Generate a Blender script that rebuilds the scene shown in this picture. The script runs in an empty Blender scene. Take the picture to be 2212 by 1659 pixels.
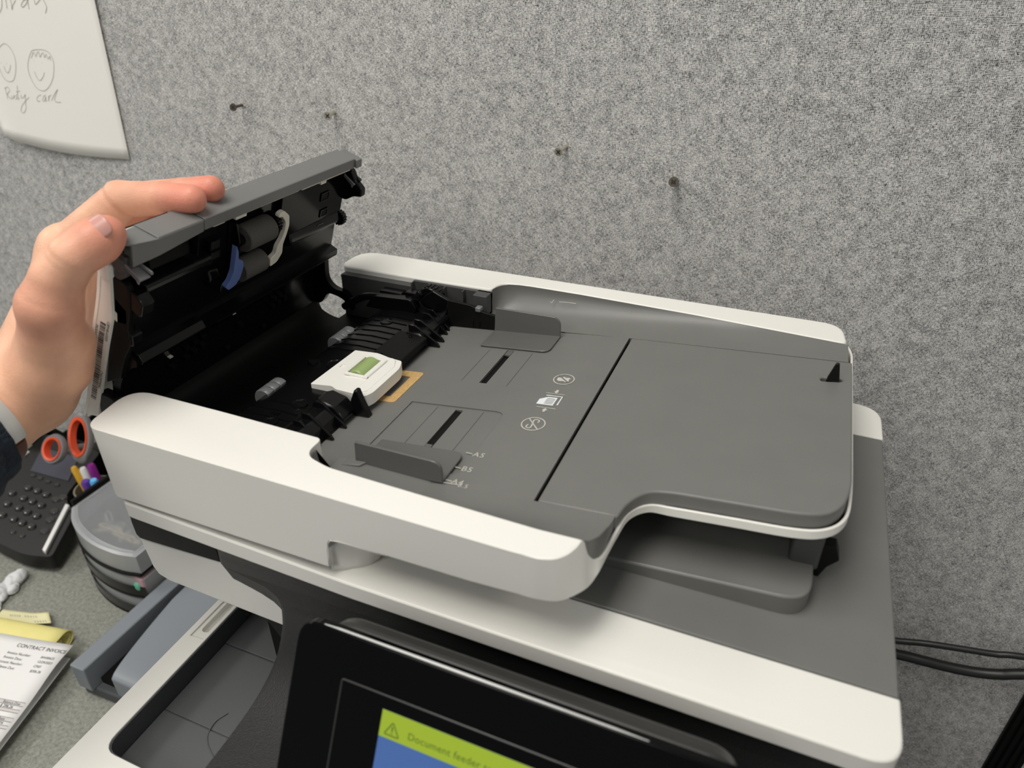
import bpy, bmesh, math, random
import numpy as np
from mathutils import Vector, Matrix
random.seed(7)
R = math.radians
sc = bpy.context.scene
COL = sc.collection

# ------------------------------------------------------------------ camera, sky, lights, exposure
cam_d = bpy.data.cameras.new('camera'); cam = bpy.data.objects.new('camera', cam_d); COL.objects.link(cam)
cam_d.sensor_width = 36; cam_d.lens = 24.97; cam_d.clip_start = 0.01
pit, yaw = R(30.8), R(22.3)
cam.location = (0, 0, 0.71)
cam.rotation_euler = (math.pi/2 - pit, 0, yaw)
cam_d.dof.use_dof = True; cam_d.dof.focus_distance = 0.56; cam_d.dof.aperture_fstop = 7.0
sc.camera = cam

wd = bpy.data.worlds.new('world'); sc.world = wd; wd.use_nodes = True
wd.node_tree.nodes['Background'].inputs[0].default_value = (0.92, 0.97, 1.0, 1)
wd.node_tree.nodes['Background'].inputs[1].default_value = 0.23

def area(name, loc, size, power, col=(1, 0.965, 0.90)):
    l = bpy.data.lights.new(name, 'AREA'); l.shape = 'RECTANGLE'; l.size, l.size_y = size
    l.energy = power; l.color = col
    o = bpy.data.objects.new(name, l); COL.objects.link(o); o.location = loc; return o
# ceiling fluorescent troffers of the office, facing straight down
area('ceiling_light', (-0.40, -0.12, 1.95), (0.6, 1.2), 21.5)
area('ceiling_light', (2.0, 0.05, 1.95), (0.6, 1.2), 12)
area('ceiling_light', (-2.4, -0.15, 1.95), (0.6, 1.2), 27)
area('ceiling_light', (-0.40, 2.45, 1.95), (0.6, 1.2), 20)
area('ceiling_light', (-0.90, -1.90, 1.95), (0.6, 1.2), 22)

vs = sc.view_settings
vs.view_transform = 'Standard'; vs.look = 'None'; vs.gamma = 1; vs.exposure = 0.0
vs.use_curve_mapping = False

# ------------------------------------------------------------------ helpers
def srgb(r, g, b):
    f = lambda c: (c/12.92 if c <= 0.04045 else ((c+0.055)/1.055)**2.4)
    return (f(r/255), f(g/255), f(b/255), 1)

def mat(name, col, rough=0.5, metal=0.0, bump=None, var=None, spec=0.5, coat=0, trans=0, sss=0, emit=None, ior=None):
    """principled material; bump=(scale, strength, dist) noise relief; var=(scale, amount) colour grain"""
    m = bpy.data.materials.new(name); m.use_nodes = True
    nt = m.node_tree; p = nt.nodes['Principled BSDF']
    p.inputs['Base Color'].default_value = col
    p.inputs['Roughness'].default_value = rough; p.inputs['Metallic'].default_value = metal
    p.inputs['Specular IOR Level'].default_value = spec
    p.inputs['Coat Weight'].default_value = coat
    p.inputs['Transmission Weight'].default_value = trans
    if ior: p.inputs['IOR'].default_value = ior
    if sss:
        p.inputs['Subsurface Weight'].default_value = sss
        p.inputs['Subsurface Radius'].default_value = (1, 0.35, 0.2); p.inputs['Subsurface Scale'].default_value = 0.004
    if emit:
        p.inputs['Emission Color'].default_value = emit[0]; p.inputs['Emission Strength'].default_value = emit[1]
    tc = nt.nodes.new('ShaderNodeTexCoord')
    if var:
        n = nt.nodes.new('ShaderNodeTexNoise'); n.inputs['Scale'].default_value = var[0]; n.inputs['Detail'].default_value = 4
        mx = nt.nodes.new('ShaderNodeMix'); mx.data_type = 'RGBA'
        a = tuple(max(0, c*(1-var[1])) for c in col[:3])+(1,); b = tuple(min(1, c*(1+var[1])) for c in col[:3])+(1,)
        mx.inputs[6].default_value = a; mx.inputs[7].default_value = b
        nt.links.new(tc.outputs['Object'], n.inputs['Vector'])
        nt.links.new(n.outputs['Fac'], mx.inputs[0]); nt.links.new(mx.outputs[2], p.inputs['Base Color'])
    if bump:
        n = nt.nodes.new('ShaderNodeTexNoise'); n.inputs['Scale'].default_value = bump[0]; n.inputs['Detail'].default_value = 3
        b = nt.nodes.new('ShaderNodeBump'); b.inputs['Strength'].default_value = bump[1]; b.inputs['Distance'].default_value = bump[2]
        nt.links.new(tc.outputs['Object'], n.inputs['Vector'])
        nt.links.new(n.outputs['Fac'], b.inputs['Height']); nt.links.new(b.outputs['Normal'], p.inputs['Normal'])
    return m

M = {}
M['white'] = mat('white_plastic', (0.80, 0.785, 0.735, 1), 0.42, bump=(900, 0.05, 0.0005))
M['cream'] = mat('cream_plastic', (0.74, 0.70, 0.60, 1), 0.45)
M['grey'] = mat('grey_plastic', (0.155, 0.154, 0.144, 1), 0.42, bump=(1400, 0.12, 0.0004), var=(35, 0.07))
M['guide'] = mat('guide_plastic', (0.115, 0.115, 0.109, 1), 0.28, var=(30, 0.05))
M['flange'] = mat('flange_plastic', (0.17, 0.17, 0.165, 1), 0.38, bump=(1200, 0.08, 0.0004))
M['midgrey'] = mat('inner_grey_plastic', (0.06, 0.06, 0.06, 1), 0.5)
M['black'] = mat('black_plastic', (0.0035, 0.0035, 0.0038, 1), 0.22, spec=0.32, bump=(300, 0.04, 0.0005))
M['matblack'] = mat('matt_black_plastic', (0.0045, 0.0043, 0.004, 1), 0.5, spec=0.16, bump=(700, 0.15, 0.0005))
M['leather'] = mat('textured_black_plastic', (0.020, 0.0195, 0.0195, 1), 0.42, spec=0.4, bump=(1300, 0.45, 0.0008))
M['gloss'] = mat('glossy_black_bezel', (0.003, 0.003, 0.0034, 1), 0.14, spec=0.10)
M['frameblack'] = mat('black_back_shell', (0.03, 0.03, 0.028, 1), 0.35)
M['bin'] = mat('dark_grey_bin_plastic', (0.085, 0.088, 0.092, 1), 0.5, bump=(900, 0.1, 0.0005))
M['rubber'] = mat('ribbed_rubber', (0.085, 0.078, 0.068, 1), 0.7, bump=(1500, 0.8, 0.001))
M['roller'] = mat('grey_roller_plastic', (0.16, 0.165, 0.17, 1), 0.35)
M['green'] = mat('green_silicone_roller', (0.30, 0.40, 0.15, 1), 0.3, sss=0.1)
M['blue'] = mat('blue_lever_plastic', (0.10, 0.15, 0.36, 1), 0.5)
M['latch'] = mat('grey_latch_plastic', (0.19, 0.19, 0.195, 1), 0.35)
M['print'] = mat('pale_printed_ink', (0.50, 0.50, 0.44, 1), 0.6)
M['printw'] = mat('white_printed_ink', (0.72, 0.74, 0.76, 1), 0.6)
M['ink'] = mat('black_printed_ink', (0.02, 0.02, 0.02, 1), 0.6)
M['greyink'] = mat('grey_printed_ink', (0.10, 0.10, 0.10, 1), 0.7)
M['softink'] = mat('pale_grey_printed_ink', (0.42, 0.40, 0.39, 1), 0.7)
M['paleink'] = mat('soft_printed_band', (0.62, 0.59, 0.58, 1), 0.7)
M['pencil'] = mat('pencil_line', (0.40, 0.375, 0.33, 1), 0.7)
M['cork'] = mat('cork', (0.52, 0.33, 0.13, 1), 0.85, var=(700, 0.4))
M['paper'] = mat('white_paper', (0.93, 0.905, 0.85, 1), 0.7, bump=(60, 0.15, 0.001))
M['paper2'] = mat('invoice_paper', (0.82, 0.81, 0.80, 1), 0.7)
M['yellow'] = mat('yellow_legal_paper', (0.80, 0.72, 0.27, 1), 0.7, var=(40, 0.06))
M['paleyellow'] = mat('pale_yellow_note_paper', (0.78, 0.74, 0.44, 1), 0.7)
M['punch'] = mat('blue_grey_painted_metal', (0.205, 0.225, 0.25, 1), 0.4)
M['punchdark'] = mat('dark_base_rubber', (0.06, 0.065, 0.07, 1), 0.6)
M['phone'] = mat('black_phone_plastic', (0.012, 0.0115, 0.011, 1), 0.45, spec=0.25, bump=(500, 0.1, 0.0005))
M['key'] = mat('black_phone_key', (0.03, 0.029, 0.029, 1), 0.14, spec=0.9)
M['silver'] = mat('silver_plastic', (0.62, 0.62, 0.60, 1), 0.3, metal=0.2)
M['screen'] = mat('dull_phone_screen', (0.045, 0.045, 0.065, 1), 0.25)
M['clear'] = mat('clear_drawer_plastic', (0.85, 0.87, 0.9, 1), 0.25, trans=0.85, ior=1.25)
M['frost'] = mat('frosted_drawer_plastic', (0.40, 0.41, 0.42, 1), 0.28, trans=0.25)
M['orange'] = mat('orange_soft_grip', (0.75, 0.085, 0.025, 1), 0.45)
M['softgrey'] = mat('grey_handle_plastic', (0.17, 0.17, 0.17, 1), 0.45)
M['steel'] = mat('steel', (0.62, 0.59, 0.50, 1), 0.30, metal=0.75)
M['darksteel'] = mat('dull_dark_steel', (0.16, 0.14, 0.11, 1), 0.45, metal=0.9)
M['cable'] = mat('black_cable_rubber', (0.012, 0.012, 0.012, 1), 0.4)
M['nail'] = mat('finger_nail', (0.60, 0.31, 0.265, 1), 0.28, sss=0.1)
M['sleeve'] = mat('navy_knit', (0.012, 0.020, 0.032, 1), 0.9, bump=(260, 0.9, 0.004), var=(160, 0.6))
M['leatherband'] = mat('brown_leather', (0.11, 0.04, 0.022, 1), 0.45, var=(90, 0.2))
M['lightyellow'] = mat('highlighter_yellow', (0.80, 0.68, 0.03, 1), 0.4)
M['pgreen'] = mat('green_pen_plastic', (0.10, 0.30, 0.02, 1), 0.4)
M['purple'] = mat('purple_pen_plastic', (0.10, 0.035, 0.30, 1), 0.4)
M['magenta'] = mat('magenta_pen_plastic', (0.26, 0.02, 0.26, 1), 0.4)
M['sky'] = mat('light_blue_pen_plastic', (0.12, 0.45, 0.80, 1), 0.4)
M['amber'] = mat('amber_pen_plastic', (0.75, 0.42, 0.03, 1), 0.4)
M['whitepl'] = mat('plain_white_plastic', (0.8, 0.8, 0.78, 1), 0.4)
M['cup'] = mat('smoky_clear_plastic', (0.30, 0.27, 0.2, 1), 0.3, trans=0.3)
M['straw'] = mat('rubber_band_tan', (0.50, 0.40, 0.24, 1), 0.6)
M['pink'] = mat('pink_plastic_bag', (0.50, 0.30, 0.33, 1), 0.4)
M['teal'] = mat('teal_plastic', (0.12, 0.42, 0.28, 1), 0.4)
M['crumple'] = mat('crumpled_white_paper', (0.66, 0.67, 0.68, 1), 0.55, bump=(110, 0.5, 0.003))

def desk_mat():
    m = mat('speckled_grey_laminate', (0.20, 0.205, 0.18, 1), 0.55)
    nt = m.node_tree; p = nt.nodes['Principled BSDF']; tc = nt.nodes['Texture Coordinate']
    n1 = nt.nodes.new('ShaderNodeTexNoise'); n1.inputs['Scale'].default_value = 260; n1.inputs['Detail'].default_value = 5; n1.inputs['Roughness'].default_value = 0.75
    rp = nt.nodes.new('ShaderNodeValToRGB'); e = rp.color_ramp.elements
    e[0].position = 0.30; e[0].color = (0.125, 0.13, 0.112, 1); e[1].position = 0.72; e[1].color = (0.36, 0.36, 0.315, 1)
    nt.links.new(tc.outputs['Object'], n1.inputs['Vector']); nt.links.new(n1.outputs['Fac'], rp.inputs[0])
    nt.links.new(rp.outputs[0], p.inputs['Base Color'])
    return m
M['desk'] = desk_mat()

def skin_mat():
    m = mat('skin', (0.66, 0.40, 0.27, 1), 0.48, sss=0.12)
    nt = m.node_tree; p = nt.nodes['Principled BSDF']; tc = nt.nodes['Texture Coordinate']
    at = nt.nodes.new('ShaderNodeVertexColor'); at.layer_name = 'tone'
    n = nt.nodes.new('ShaderNodeTexNoise'); n.inputs['Scale'].default_value = 55; n.inputs['Detail'].default_value = 6
    mx = nt.nodes.new('ShaderNodeMix'); mx.data_type = 'RGBA'; mx.blend_type = 'MULTIPLY'
    rp = nt.nodes.new('ShaderNodeValToRGB'); e = rp.color_ramp.elements
    e[0].position = 0.3; e[0].color = (0.86, 0.80, 0.78, 1); e[1].position = 0.7; e[1].color = (1.04, 1.02, 1.0, 1)
    mx.inputs[0].default_value = 1
    nt.links.new(tc.outputs['Object'], n.inputs['Vector']); nt.links.new(n.outputs['Fac'], rp.inputs[0])
    nt.links.new(at.outputs['Color'], mx.inputs[6]); nt.links.new(rp.outputs[0], mx.inputs[7])
    nt.links.new(mx.outputs[2], p.inputs['Base Color'])
    v = nt.nodes.new('ShaderNodeTexVoronoi'); v.inputs['Scale'].default_value = 900
    b = nt.nodes.new('ShaderNodeBump'); b.inputs['Strength'].default_value = 0.18; b.inputs['Distance'].default_value = 0.0006
    nt.links.new(tc.outputs['Object'], v.inputs['Vector']); nt.links.new(v.outputs['Distance'], b.inputs['Height'])
    nt.links.new(b.outputs['Normal'], p.inputs['Normal'])
    return m
M['skin'] = skin_mat()

def fabric_mat():
    """woven panel cloth: short light yarn floats over a dark ground, in both directions"""
    m = mat('woven_panel_fabric', (0.2, 0.2, 0.2, 1), 0.9, spec=0.15)
    nt = m.node_tree; p = nt.nodes['Principled BSDF']; tc = nt.nodes['Texture Coordinate']
    def noise(sx, sz, scale, detail=1, dist=0.0):
        mp = nt.nodes.new('ShaderNodeMapping'); mp.inputs['Scale'].default_value = (sx, 1, sz)
        n = nt.nodes.new('ShaderNodeTexNoise'); n.inputs['Scale'].default_value = scale; n.inputs['Detail'].default_value = detail
        n.inputs['Distortion'].default_value = dist
        nt.links.new(tc.outputs['Object'], mp.inputs['Vector']); nt.links.new(mp.outputs[0], n.inputs['Vector'])
        return n.outputs['Fac']
    def math_(op, a, b=None, c=None):
        n = nt.nodes.new('ShaderNodeMath'); n.operation = op
        for i, x in enumerate((a, b, c)):
            if x is None: continue
            if isinstance(x, (int, float)): n.inputs[i].default_value = x
            else: nt.links.new(x, n.inputs[i])
        return n.outputs[0]
    hor = noise(0.30, 1.0, 1250, 1)      # weft floats, long in x
    ver = noise(1.0, 0.30, 1250, 1)      # warp floats, long in z
    mot = noise(1, 1, 140, 3)            # slub mottling
    def wave(axis, scale):
        wv = nt.nodes.new('ShaderNodeTexWave'); wv.wave_type = 'BANDS'; wv.bands_direction = axis
        wv.inputs['Scale'].default_value = scale; wv.inputs['Distortion'].default_value = 1.2; wv.inputs['Detail'].default_value = 1
        wv.inputs['Detail Scale'].default_value = 1.5
        nt.links.new(tc.outputs['Object'], wv.inputs['Vector']); return wv.outputs['Fac']
    sel = noise(1, 1, 330, 2)
    rs = nt.nodes.new('ShaderNodeValToRGB'); rs.color_ramp.elements[0].position = 0.40; rs.color_ramp.elements[1].position = 0.60
    nt.links.new(sel, rs.inputs[0])
    mxw = nt.nodes.new('ShaderNodeMix'); nt.links.new(rs.outputs[0], mxw.inputs[0])
    nt.links.new(wave('X', 270), mxw.inputs[2]); nt.links.new(wave('Z', 270), mxw.inputs[3])
    s = math_('MAXIMUM', hor, ver)
    s = math_('MULTIPLY_ADD', mot, 0.30, s)
    s = math_('MULTIPLY_ADD', mxw.outputs[0], 0.22, s)
    rp = nt.nodes.new('ShaderNodeValToRGB'); e = rp.color_ramp.elements
    e[0].position = 0.60; e[0].color = (0.06, 0.06, 0.062, 1); e[1].position = 1.0; e[1].color = (0.85, 0.835, 0.81, 1)
    nt.links.new(s, rp.inputs[0]); nt.links.new(rp.outputs[0], p.inputs['Base Color'])
    b = nt.nodes.new('ShaderNodeBump'); b.inputs['Strength'].default_value = 0.5; b.inputs['Distance'].default_value = 0.0012
    nt.links.new(s, b.inputs['Height']); nt.links.new(b.outputs['Normal'], p.inputs['Normal'])
    return m
M['fabric'] = fabric_mat()

def link(name, me, m, parent=None, smooth=35):
    o = bpy.data.objects.new(name, me); COL.objects.link(o)
    if m is not None and not me.materials: me.materials.append(M[m] if isinstance(m, str) else m)
    if smooth is not None:
        me.polygons.foreach_set('use_smooth', [True]*len(me.polygons))
        me.set_sharp_from_angle(angle=R(smooth))
    if parent is not None: o.parent = parent
    return o

class MB:
    """collects shapes into one bmesh, then links it as ONE object"""
    def __init__(s, f=None): s.bm = bmesh.new(); s.f = f or (lambda p: p)
    def face(s, pts):
        s.bm.faces.new([s.bm.verts.new(s.f(p)) for p in pts]); return s
    def grid(s, rows, close_u=False, close_v=False):
        V = [[s.bm.verts.new(s.f(p)) for p in r] for r in rows]
        nu, nv = len(V), len(V[0])
        for i in range(nu if close_u else nu-1):
            for j in range(nv if close_v else nv-1):
                a, b, c, d = V[i][j], V[i][(j+1) % nv], V[(i+1) % nu][(j+1) % nv], V[(i+1) % nu][j]
                s.bm.faces.new((a, b, c, d))
        return V
    def prism(s, poly, h0, h1, plane='xy'):
        """extrude polygon; h0/h1 may be functions of (a, b)"""
        g = lambda h, a, b: h(a, b) if callable(h) else h
        mk = {'xy': lambda a, b, h: (a, b, h), 'xz': lambda a, b, h: (a, h, b), 'yz': lambda a, b, h: (h, a, b)}[plane]
        lo = [s.bm.verts.new(s.f(mk(a, b, g(h0, a, b)))) for a, b in poly]
        hi = [s.bm.verts.new(s.f(mk(a, b, g(h1, a, b)))) for a, b in poly]
        n = len(poly)
        s.bm.faces.new(lo); s.bm.faces.new(hi)
        for i in range(n): s.bm.faces.new((lo[i], lo[(i+1) % n], hi[(i+1) % n], hi[i]))
        return s
    def box(s, x0, x1, y0, y1, z0, z1):
        return s.prism([(x0, y0), (x1, y0), (x1, y1), (x0, y1)], z0, z1)
    def tube(s, pts, r, n=10, cap=True):
        pts = [Vector(p) for p in pts]; rs = r if isinstance(r, (list, tuple)) else [r]*len(pts)
        rows = []; up = None
        for i, p in enumerate(pts):
            t = (pts[min(i+1, len(pts)-1)] - pts[max(i-1, 0)]).normalized()
            if up is None: up = t.orthogonal().normalized()
            a = (up - t*up.dot(t)).normalized(); up = a; b = t.cross(a)
            rows.append([p + (a*math.cos(2*math.pi*k/n) + b*math.sin(2*math.pi*k/n))*rs[i] for k in range(n)])
        V = s.grid(rows, close_v=True)
        if cap: s.bm.faces.new(V[0]); s.bm.faces.new(V[-1])
        return s
    def cyl(s, p, q, r, n=20, r2=None): return s.tube([p, q], [r, r if r2 is None else r2], n)
    def sphere(s, c, r, nu=12, nv=8):
        rx, ry, rz = r if isinstance(r, (tuple, list)) else (r, r, r)
        rows = [[(c[0]+rx*math.sin(t)*math.cos(a), c[1]+ry*math.sin(t)*math.sin(a), c[2]+rz*math.cos(t))
                 for a in [2*math.pi*k/nu for k in range(nu)]] for t in [math.pi*(0.02+0.96*j/(nv-1)) for j in range(nv)]]
        V = s.grid(rows, close_v=True); s.bm.faces.new(V[0]); s.bm.faces.new(V[-1]); return s
    def build(s, name, m, parent=None, bevel=0, seg=2, smooth=35, sub=0, solid=0):
        bmesh.ops.recalc_face_normals(s.bm, faces=s.bm.faces[:])
        me = bpy.data.meshes.new(name); s.bm.to_mesh(me); s.bm.free()
        o = link(name, me, m, parent, smooth)
        if solid:
            k = o.modifiers.new('solid', 'SOLIDIFY'); k.thickness = solid; k.offset = 0
        if bevel:
            k = o.modifiers.new('bevel', 'BEVEL'); k.width = bevel; k.segments = seg; k.limit_method = 'ANGLE'; k.angle_limit = R(40)
            k = o.modifiers.new('weighted', 'WEIGHTED_NORMAL'); k.keep_sharp = True
        if sub:
            k = o.modifiers.new('sub', 'SUBSURF'); k.levels = sub; k.render_levels = sub
        return o

def empty(name, loc=(0, 0, 0)):
    o = bpy.data.objects.new(name, None); COL.objects.link(o); o.location = loc
    o.empty_display_size = 0.02; return o
def tag(o, label=None, cat=None, group=None, kind=None):
    if label: o['label'] = label
    if cat: o['category'] = cat
    if group: o['group'] = group
    if kind: o['kind'] = kind
    return o
def keep(o, parent):
    """parent a world-space mesh under a thing whose Empty stands elsewhere"""
    o.parent = parent; o.matrix_parent_inverse = Matrix.Translation(-Vector(parent.location)); return o

def cut(o, cutters):
    """real holes: boolean difference, applied, cutters removed"""
    for c in cutters:
        k = o.modifiers.new('cut', 'BOOLEAN'); k.object = c; k.operation = 'DIFFERENCE'; k.solver = 'EXACT'
    bpy.context.view_layer.update()
    dg = bpy.context.evaluated_depsgraph_get()
    me = bpy.data.meshes.new_from_object(o.evaluated_get(dg))
    old = o.data; mats = list(old.materials)
    o.modifiers.clear(); o.data = me; me.materials.clear()
    for q in mats: me.materials.append(q)
    me.polygons.foreach_set('material_index', [0]*len(me.polygons))
    me.polygons.foreach_set('use_smooth', [True]*len(me.polygons)); me.set_sharp_from_angle(angle=R(35))
    for c in cutters: bpy.data.objects.remove(c, do_unlink=True)
    return o
def add_bevel(o, w, seg=2):
    k = o.modifiers.new('bevel', 'BEVEL'); k.width = w; k.segments = seg; k.limit_method = 'ANGLE'; k.angle_limit = R(40)
    k = o.modifiers.new('weighted', 'WEIGHTED_NORMAL'); k.keep_sharp = True
    return o

def rounded(poly, r, n=5):
    """round every corner of a polygon; r may be one radius or one per corner"""
    out = []; N = len(poly); rs = r if isinstance(r, (list, tuple)) else [r]*N
    for i in range(N):
        p = Vector(poly[i]); a = Vector(poly[i-1]); b = Vector(poly[(i+1) % N]); q = rs[i]
        if q <= 0: out.append(tuple(p)); continue
        u = (a-p); v = (b-p); q = min(q, u.length*0.49, v.length*0.49); u.normalize(); v.normalize()
        s0, s1 = p+u*q, p+v*q
        for k in range(n+1):
            t = k/n; out.append(tuple(s0*(1-t)**2 + p*2*t*(1-t) + s1*t*t))
    return out
def rrect(x0, x1, y0, y1, r, n=5): return rounded([(x0, y0), (x1, y0), (x1, y1), (x0, y1)], r, n)
def catmull(pts, n=6):
    P = [np.array(p, float) for p in pts]; P = [2*P[0]-P[1]]+P+[2*P[-1]-P[-2]]; out = []
    for i in range(1, len(P)-2):
        for k in range(n):
            t = k/n; a, b, c, d = P[i-1], P[i], P[i+1], P[i+2]
            out.append(tuple(0.5*((2*b)+(c-a)*t+(2*a-5*b+4*c-d)*t*t+(3*b-a-3*c+d)*t**3)))
    out.append(tuple(P[-2])); return out

def text(name, body, size, mtx, m, parent, depth=0.0, shear=0, align='LEFT', spacing=1.0):
    cu = bpy.data.curves.new(name, 'FONT'); cu.body = body; cu.size = size; cu.shear = shear; cu.align_x = align
    cu.extrude = depth; cu.space_character = spacing; cu.resolution_u = 3
    t = bpy.data.objects.new(name, cu); COL.objects.link(t)
    bpy.context.view_layer.update()
    me = bpy.data.meshes.new_from_object(t.evaluated_get(bpy.context.evaluated_depsgraph_get()))
    bpy.data.objects.remove(t, do_unlink=True); bpy.data.curves.remove(cu)
    me.transform(mtx); me.materials.clear()
    return link(name, me, m, parent, None)
def frame(o, ex, ey):
    ex = Vector(ex).normalized(); ey = Vector(ey); ey = (ey-ex*ey.dot(ex)).normalized(); ez = ex.cross(ey)
    return Matrix(((ex.x, ey.x, ez.x, o[0]), (ex.y, ey.y, ez.y, o[1]), (ex.z, ey.z, ez.z, o[2]), (0, 0, 0, 1)))
def stroke(mb, pts, w, up):
    """flat ribbon of width w along a 3-D polyline, lying in the plane with normal up"""
    up = Vector(up).normalized(); P = [Vector(p) for p in pts]; rows = []
    for i, p in enumerate(P):
        t = (P[min(i+1, len(P)-1)]-P[max(i-1, 0)]).normalized(); s = up.cross(t).normalized()*w/2
        rows.append([p-s, p+s])
    mb.grid(rows); return mb
# ------------------------------------------------------------------ the setting
WY = 0.66
w = MB(); w.prism([(-2.6, -0.75), (0.328, -0.75), (0.328, 0.98), (-2.6, 0.98)], WY, WY+0.05, 'xz').build('wall_back', 'fabric'); 
tag(bpy.data.objects['wall_back'], kind='structure')
w = MB(); w.prism([(0.356, -0.75), (0.80, -0.75), (0.80, 0.98), (0.356, 0.98)], WY, WY+0.05, 'xz'); tag(w.build('wall_back', 'fabric'), kind='structure')
w = MB(); w.box(0.80, 0.85, -1.10, WY, -0.75, 0.98); tag(w.build('shade_wall', 'fabric'), kind='structure')  # unseen partition, added to block light and darken the panel's lower right
w = MB(); w.box(0.326, 0.358, WY-0.004, WY+0.05, -0.75, 0.98)
for k in range(4): w.box(0.3285+k*0.0075, 0.3325+k*0.0075, WY-0.0065, WY-0.003, -0.75, 0.98)
tag(w.build('trim_1', 'matblack'), kind='structure')
w = MB(); w.box(-2.6, 1.6, -1.6, WY+0.05, -0.80, -0.75)
tag(w.build('floor', mat('carpet', (0.07, 0.07, 0.075, 1), 0.9, bump=(400, 0.6, 0.003))), kind='structure')
d = empty('desk', (-0.75, 0.3, -0.75))
tag(d, 'grey speckled laminate desktop under the printer and the invoices', 'desk')
dt = MB().box(-2.0, 0.083, -0.18, WY-0.003, -0.03, 0.0).build('worktop', 'desk', None, bevel=0.002); keep(dt, d)
for x0 in (-1.98, 0.05): keep(MB().box(x0, x0+0.03, -0.12, WY-0.02, -0.75, -0.03).build('leg_panel', 'midgrey'), d)

# ------------------------------------------------------------------ the printer
PR = empty('multifunction_printer', (-0.15, 0.30, 0.0))
tag(PR, 'large white and dark grey multifunction printer with its document feeder cover raised', 'printer')
def part(mb, name, m, parent=None, **k):
    o = mb.build(name, m, None, **k)
    if parent is None: keep(o, PR)
    else:
        o.parent = parent; o.matrix_parent_inverse = Matrix.Identity(4)
        # parents are world-space meshes whose own parent is the printer: undo that offset
        o.matrix_parent_inverse = Matrix.Translation(-Vector(PR.location)) @ Matrix.Translation(Vector(PR.location))
    return o
def sub(o, parent):
    o.parent = parent; return o

# base chassis with the output bin let into its top
base = MB().prism(rounded([(-0.395, 0.06), (0.088, 0.06), (0.088, 0.555), (-0.395, 0.555)], 0.012), 0.0, 0.240).build('base_body', 'white')
hole = MB().prism(rrect(-0.375, -0.02, 0.164, 0.54, [0.012, 0.012, 0.012, 0.012]), 0.218, 0.26).build('hole', 'white', smooth=None)
slot = MB().prism(rrect(-0.3858, -0.3792, 0.270, 0.35, 0.0030), 0.2350, 0.26).build('hole', 'white', smooth=None)
led = MB().prism([(-0.3895, 0.2625), (-0.3770, 0.2635), (-0.3770, 0.40), (-0.3895, 0.40)], 0.2390, 0.26).build('hole', 'white', smooth=None)
cut(base, [hole]); cut(base, [led]); cut(base, [slot]); add_bevel(base, 0.0010); keep(base, PR)
bin_ = MB()
bin_.prism(rrect(-0.3749, -0.02, 0.1641, 0.54, 0.0121), 0.2150, .2181)
L = rrect(-0.3749, -0.02, 0.1641, 0.54, 0.0121); n_ = len(L)
bin_.grid([[(x, y, .2175), (x, y, .2388), (x+(.0008 if x < -.2 else -.0008), y+(.0008 if y < .3 else -.0008), .2388), (x+(.0010 if x < -.2 else -.0010), y+(.0010 if y < .3 else -.0010), .2175)] for x, y in L], close_u=True)
bin_.prism([(-0.3735, 0.1660), (-0.04, 0.1660), (-0.04, 0.2120), (-0.3735, 0.2120)], 0.2175, 0.2196)
bin_.prism([(-0.3735, 0.2130), (-0.04, 0.2130), (-0.04, 0.2780), (-0.3735, 0.2780)], 0.2175, 0.2192)
bin_.prism([(-0.3735, 0.2790), (-0.04, 0.2790), (-0.04, 0.5380), (-0.3735, 0.5380)], 0.2175, 0.2198)
part(bin_, 'output_bin', 'bin', bevel=0.0004)
g = MB(); g.tube(catmull([(-0.3268, 0.2282, 0.2196), (-0.3303, 0.2193, 0.2196), (-0.3285, 0.2096, 0.2196), (-0.3231, 0.2032, 0.2196), (-0.3148, 0.1983, 0.2196), (-0.3057, 0.1938, 0.2196)], 5), 0.0006, 6)
part(g, 'finger_recess', 'bin')

# white scanner side body with the swept lower right end
up = [(-.384, .3625), (-.3805, .335), (-.377, .3285), (-.368, .3255), (-.267, .3225), (-.263, .328), (-.2615, .340), (-.263, .349), (-.268, .3575), (-.277, .3622), (-.292, .3645), (-.310, .3662)]
part(MB().prism(up, 0.246, 0.545, 'xz'), 'side_body', 'white', bevel=0.0015)
part(MB().prism([(-.3845, .3775), (-.3840, .366), (-.381, .3632), (-.3090, .3672), (-.3090, .3925), (-.379, .3965), (-.383, .391)], 0.2445, 0.545, 'xz'), 'black_band', 'matblack', bevel=0.001)
part(MB().box(-0.300, 0.078, 0.262, 0.545, 0.24, 0.3885), 'scanner_core', 'matblack')

# textured control shelf swept out from under the lid
prof = catmull([(.262, .3885), (.2445, .3880), (.2430, .376), (.2427, .3675), (.2424, .3645), (.2420, .3610), (.2413, .3560), (.2402, .348), (.236, .333), (.227, .317), (.212, .3065), (.190, .3005), (.150, .2985), (.060, .2975)], 6)
rows = []
xl = lambda b: float(np.interp(b, [.30, .335, .349, .3575, .3622, .3648, .3668], [-.2615, -.2605, -.2615, -.2665, -.2755, -.2920, -.3085]))
for x in (-.2615, -.258, .078, .083): rows.append([(xl(b)+(x+.2615) if x < 0 else x, a+(.0015 if x in (-.2615, .083) else 0), b) for a, b in prof] + [(x, .060, .2405), (x, .262, .2405)])
sh = MB(); V = sh.grid(rows, close_v=True)
sh.bm.faces.new(V[0]); sh.bm.faces.new(V[-1])
shelf = part(sh, 'control_shelf', 'leather', smooth=30)
dr = part(MB().prism(rrect(-0.2455, 0.02, 0.1785, 0.228, 0.006), .2978, .2992), 'pocket_door', 'leather', bevel=0.0005)
gr = MB(); L = rrect(-0.2470, 0.0215, 0.177, 0.2295, 0.007); gr.tube([(a, b, .2984) for a, b in L]+[(L[0][0], L[0][1], .2984)], 0.0007, 6)
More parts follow.
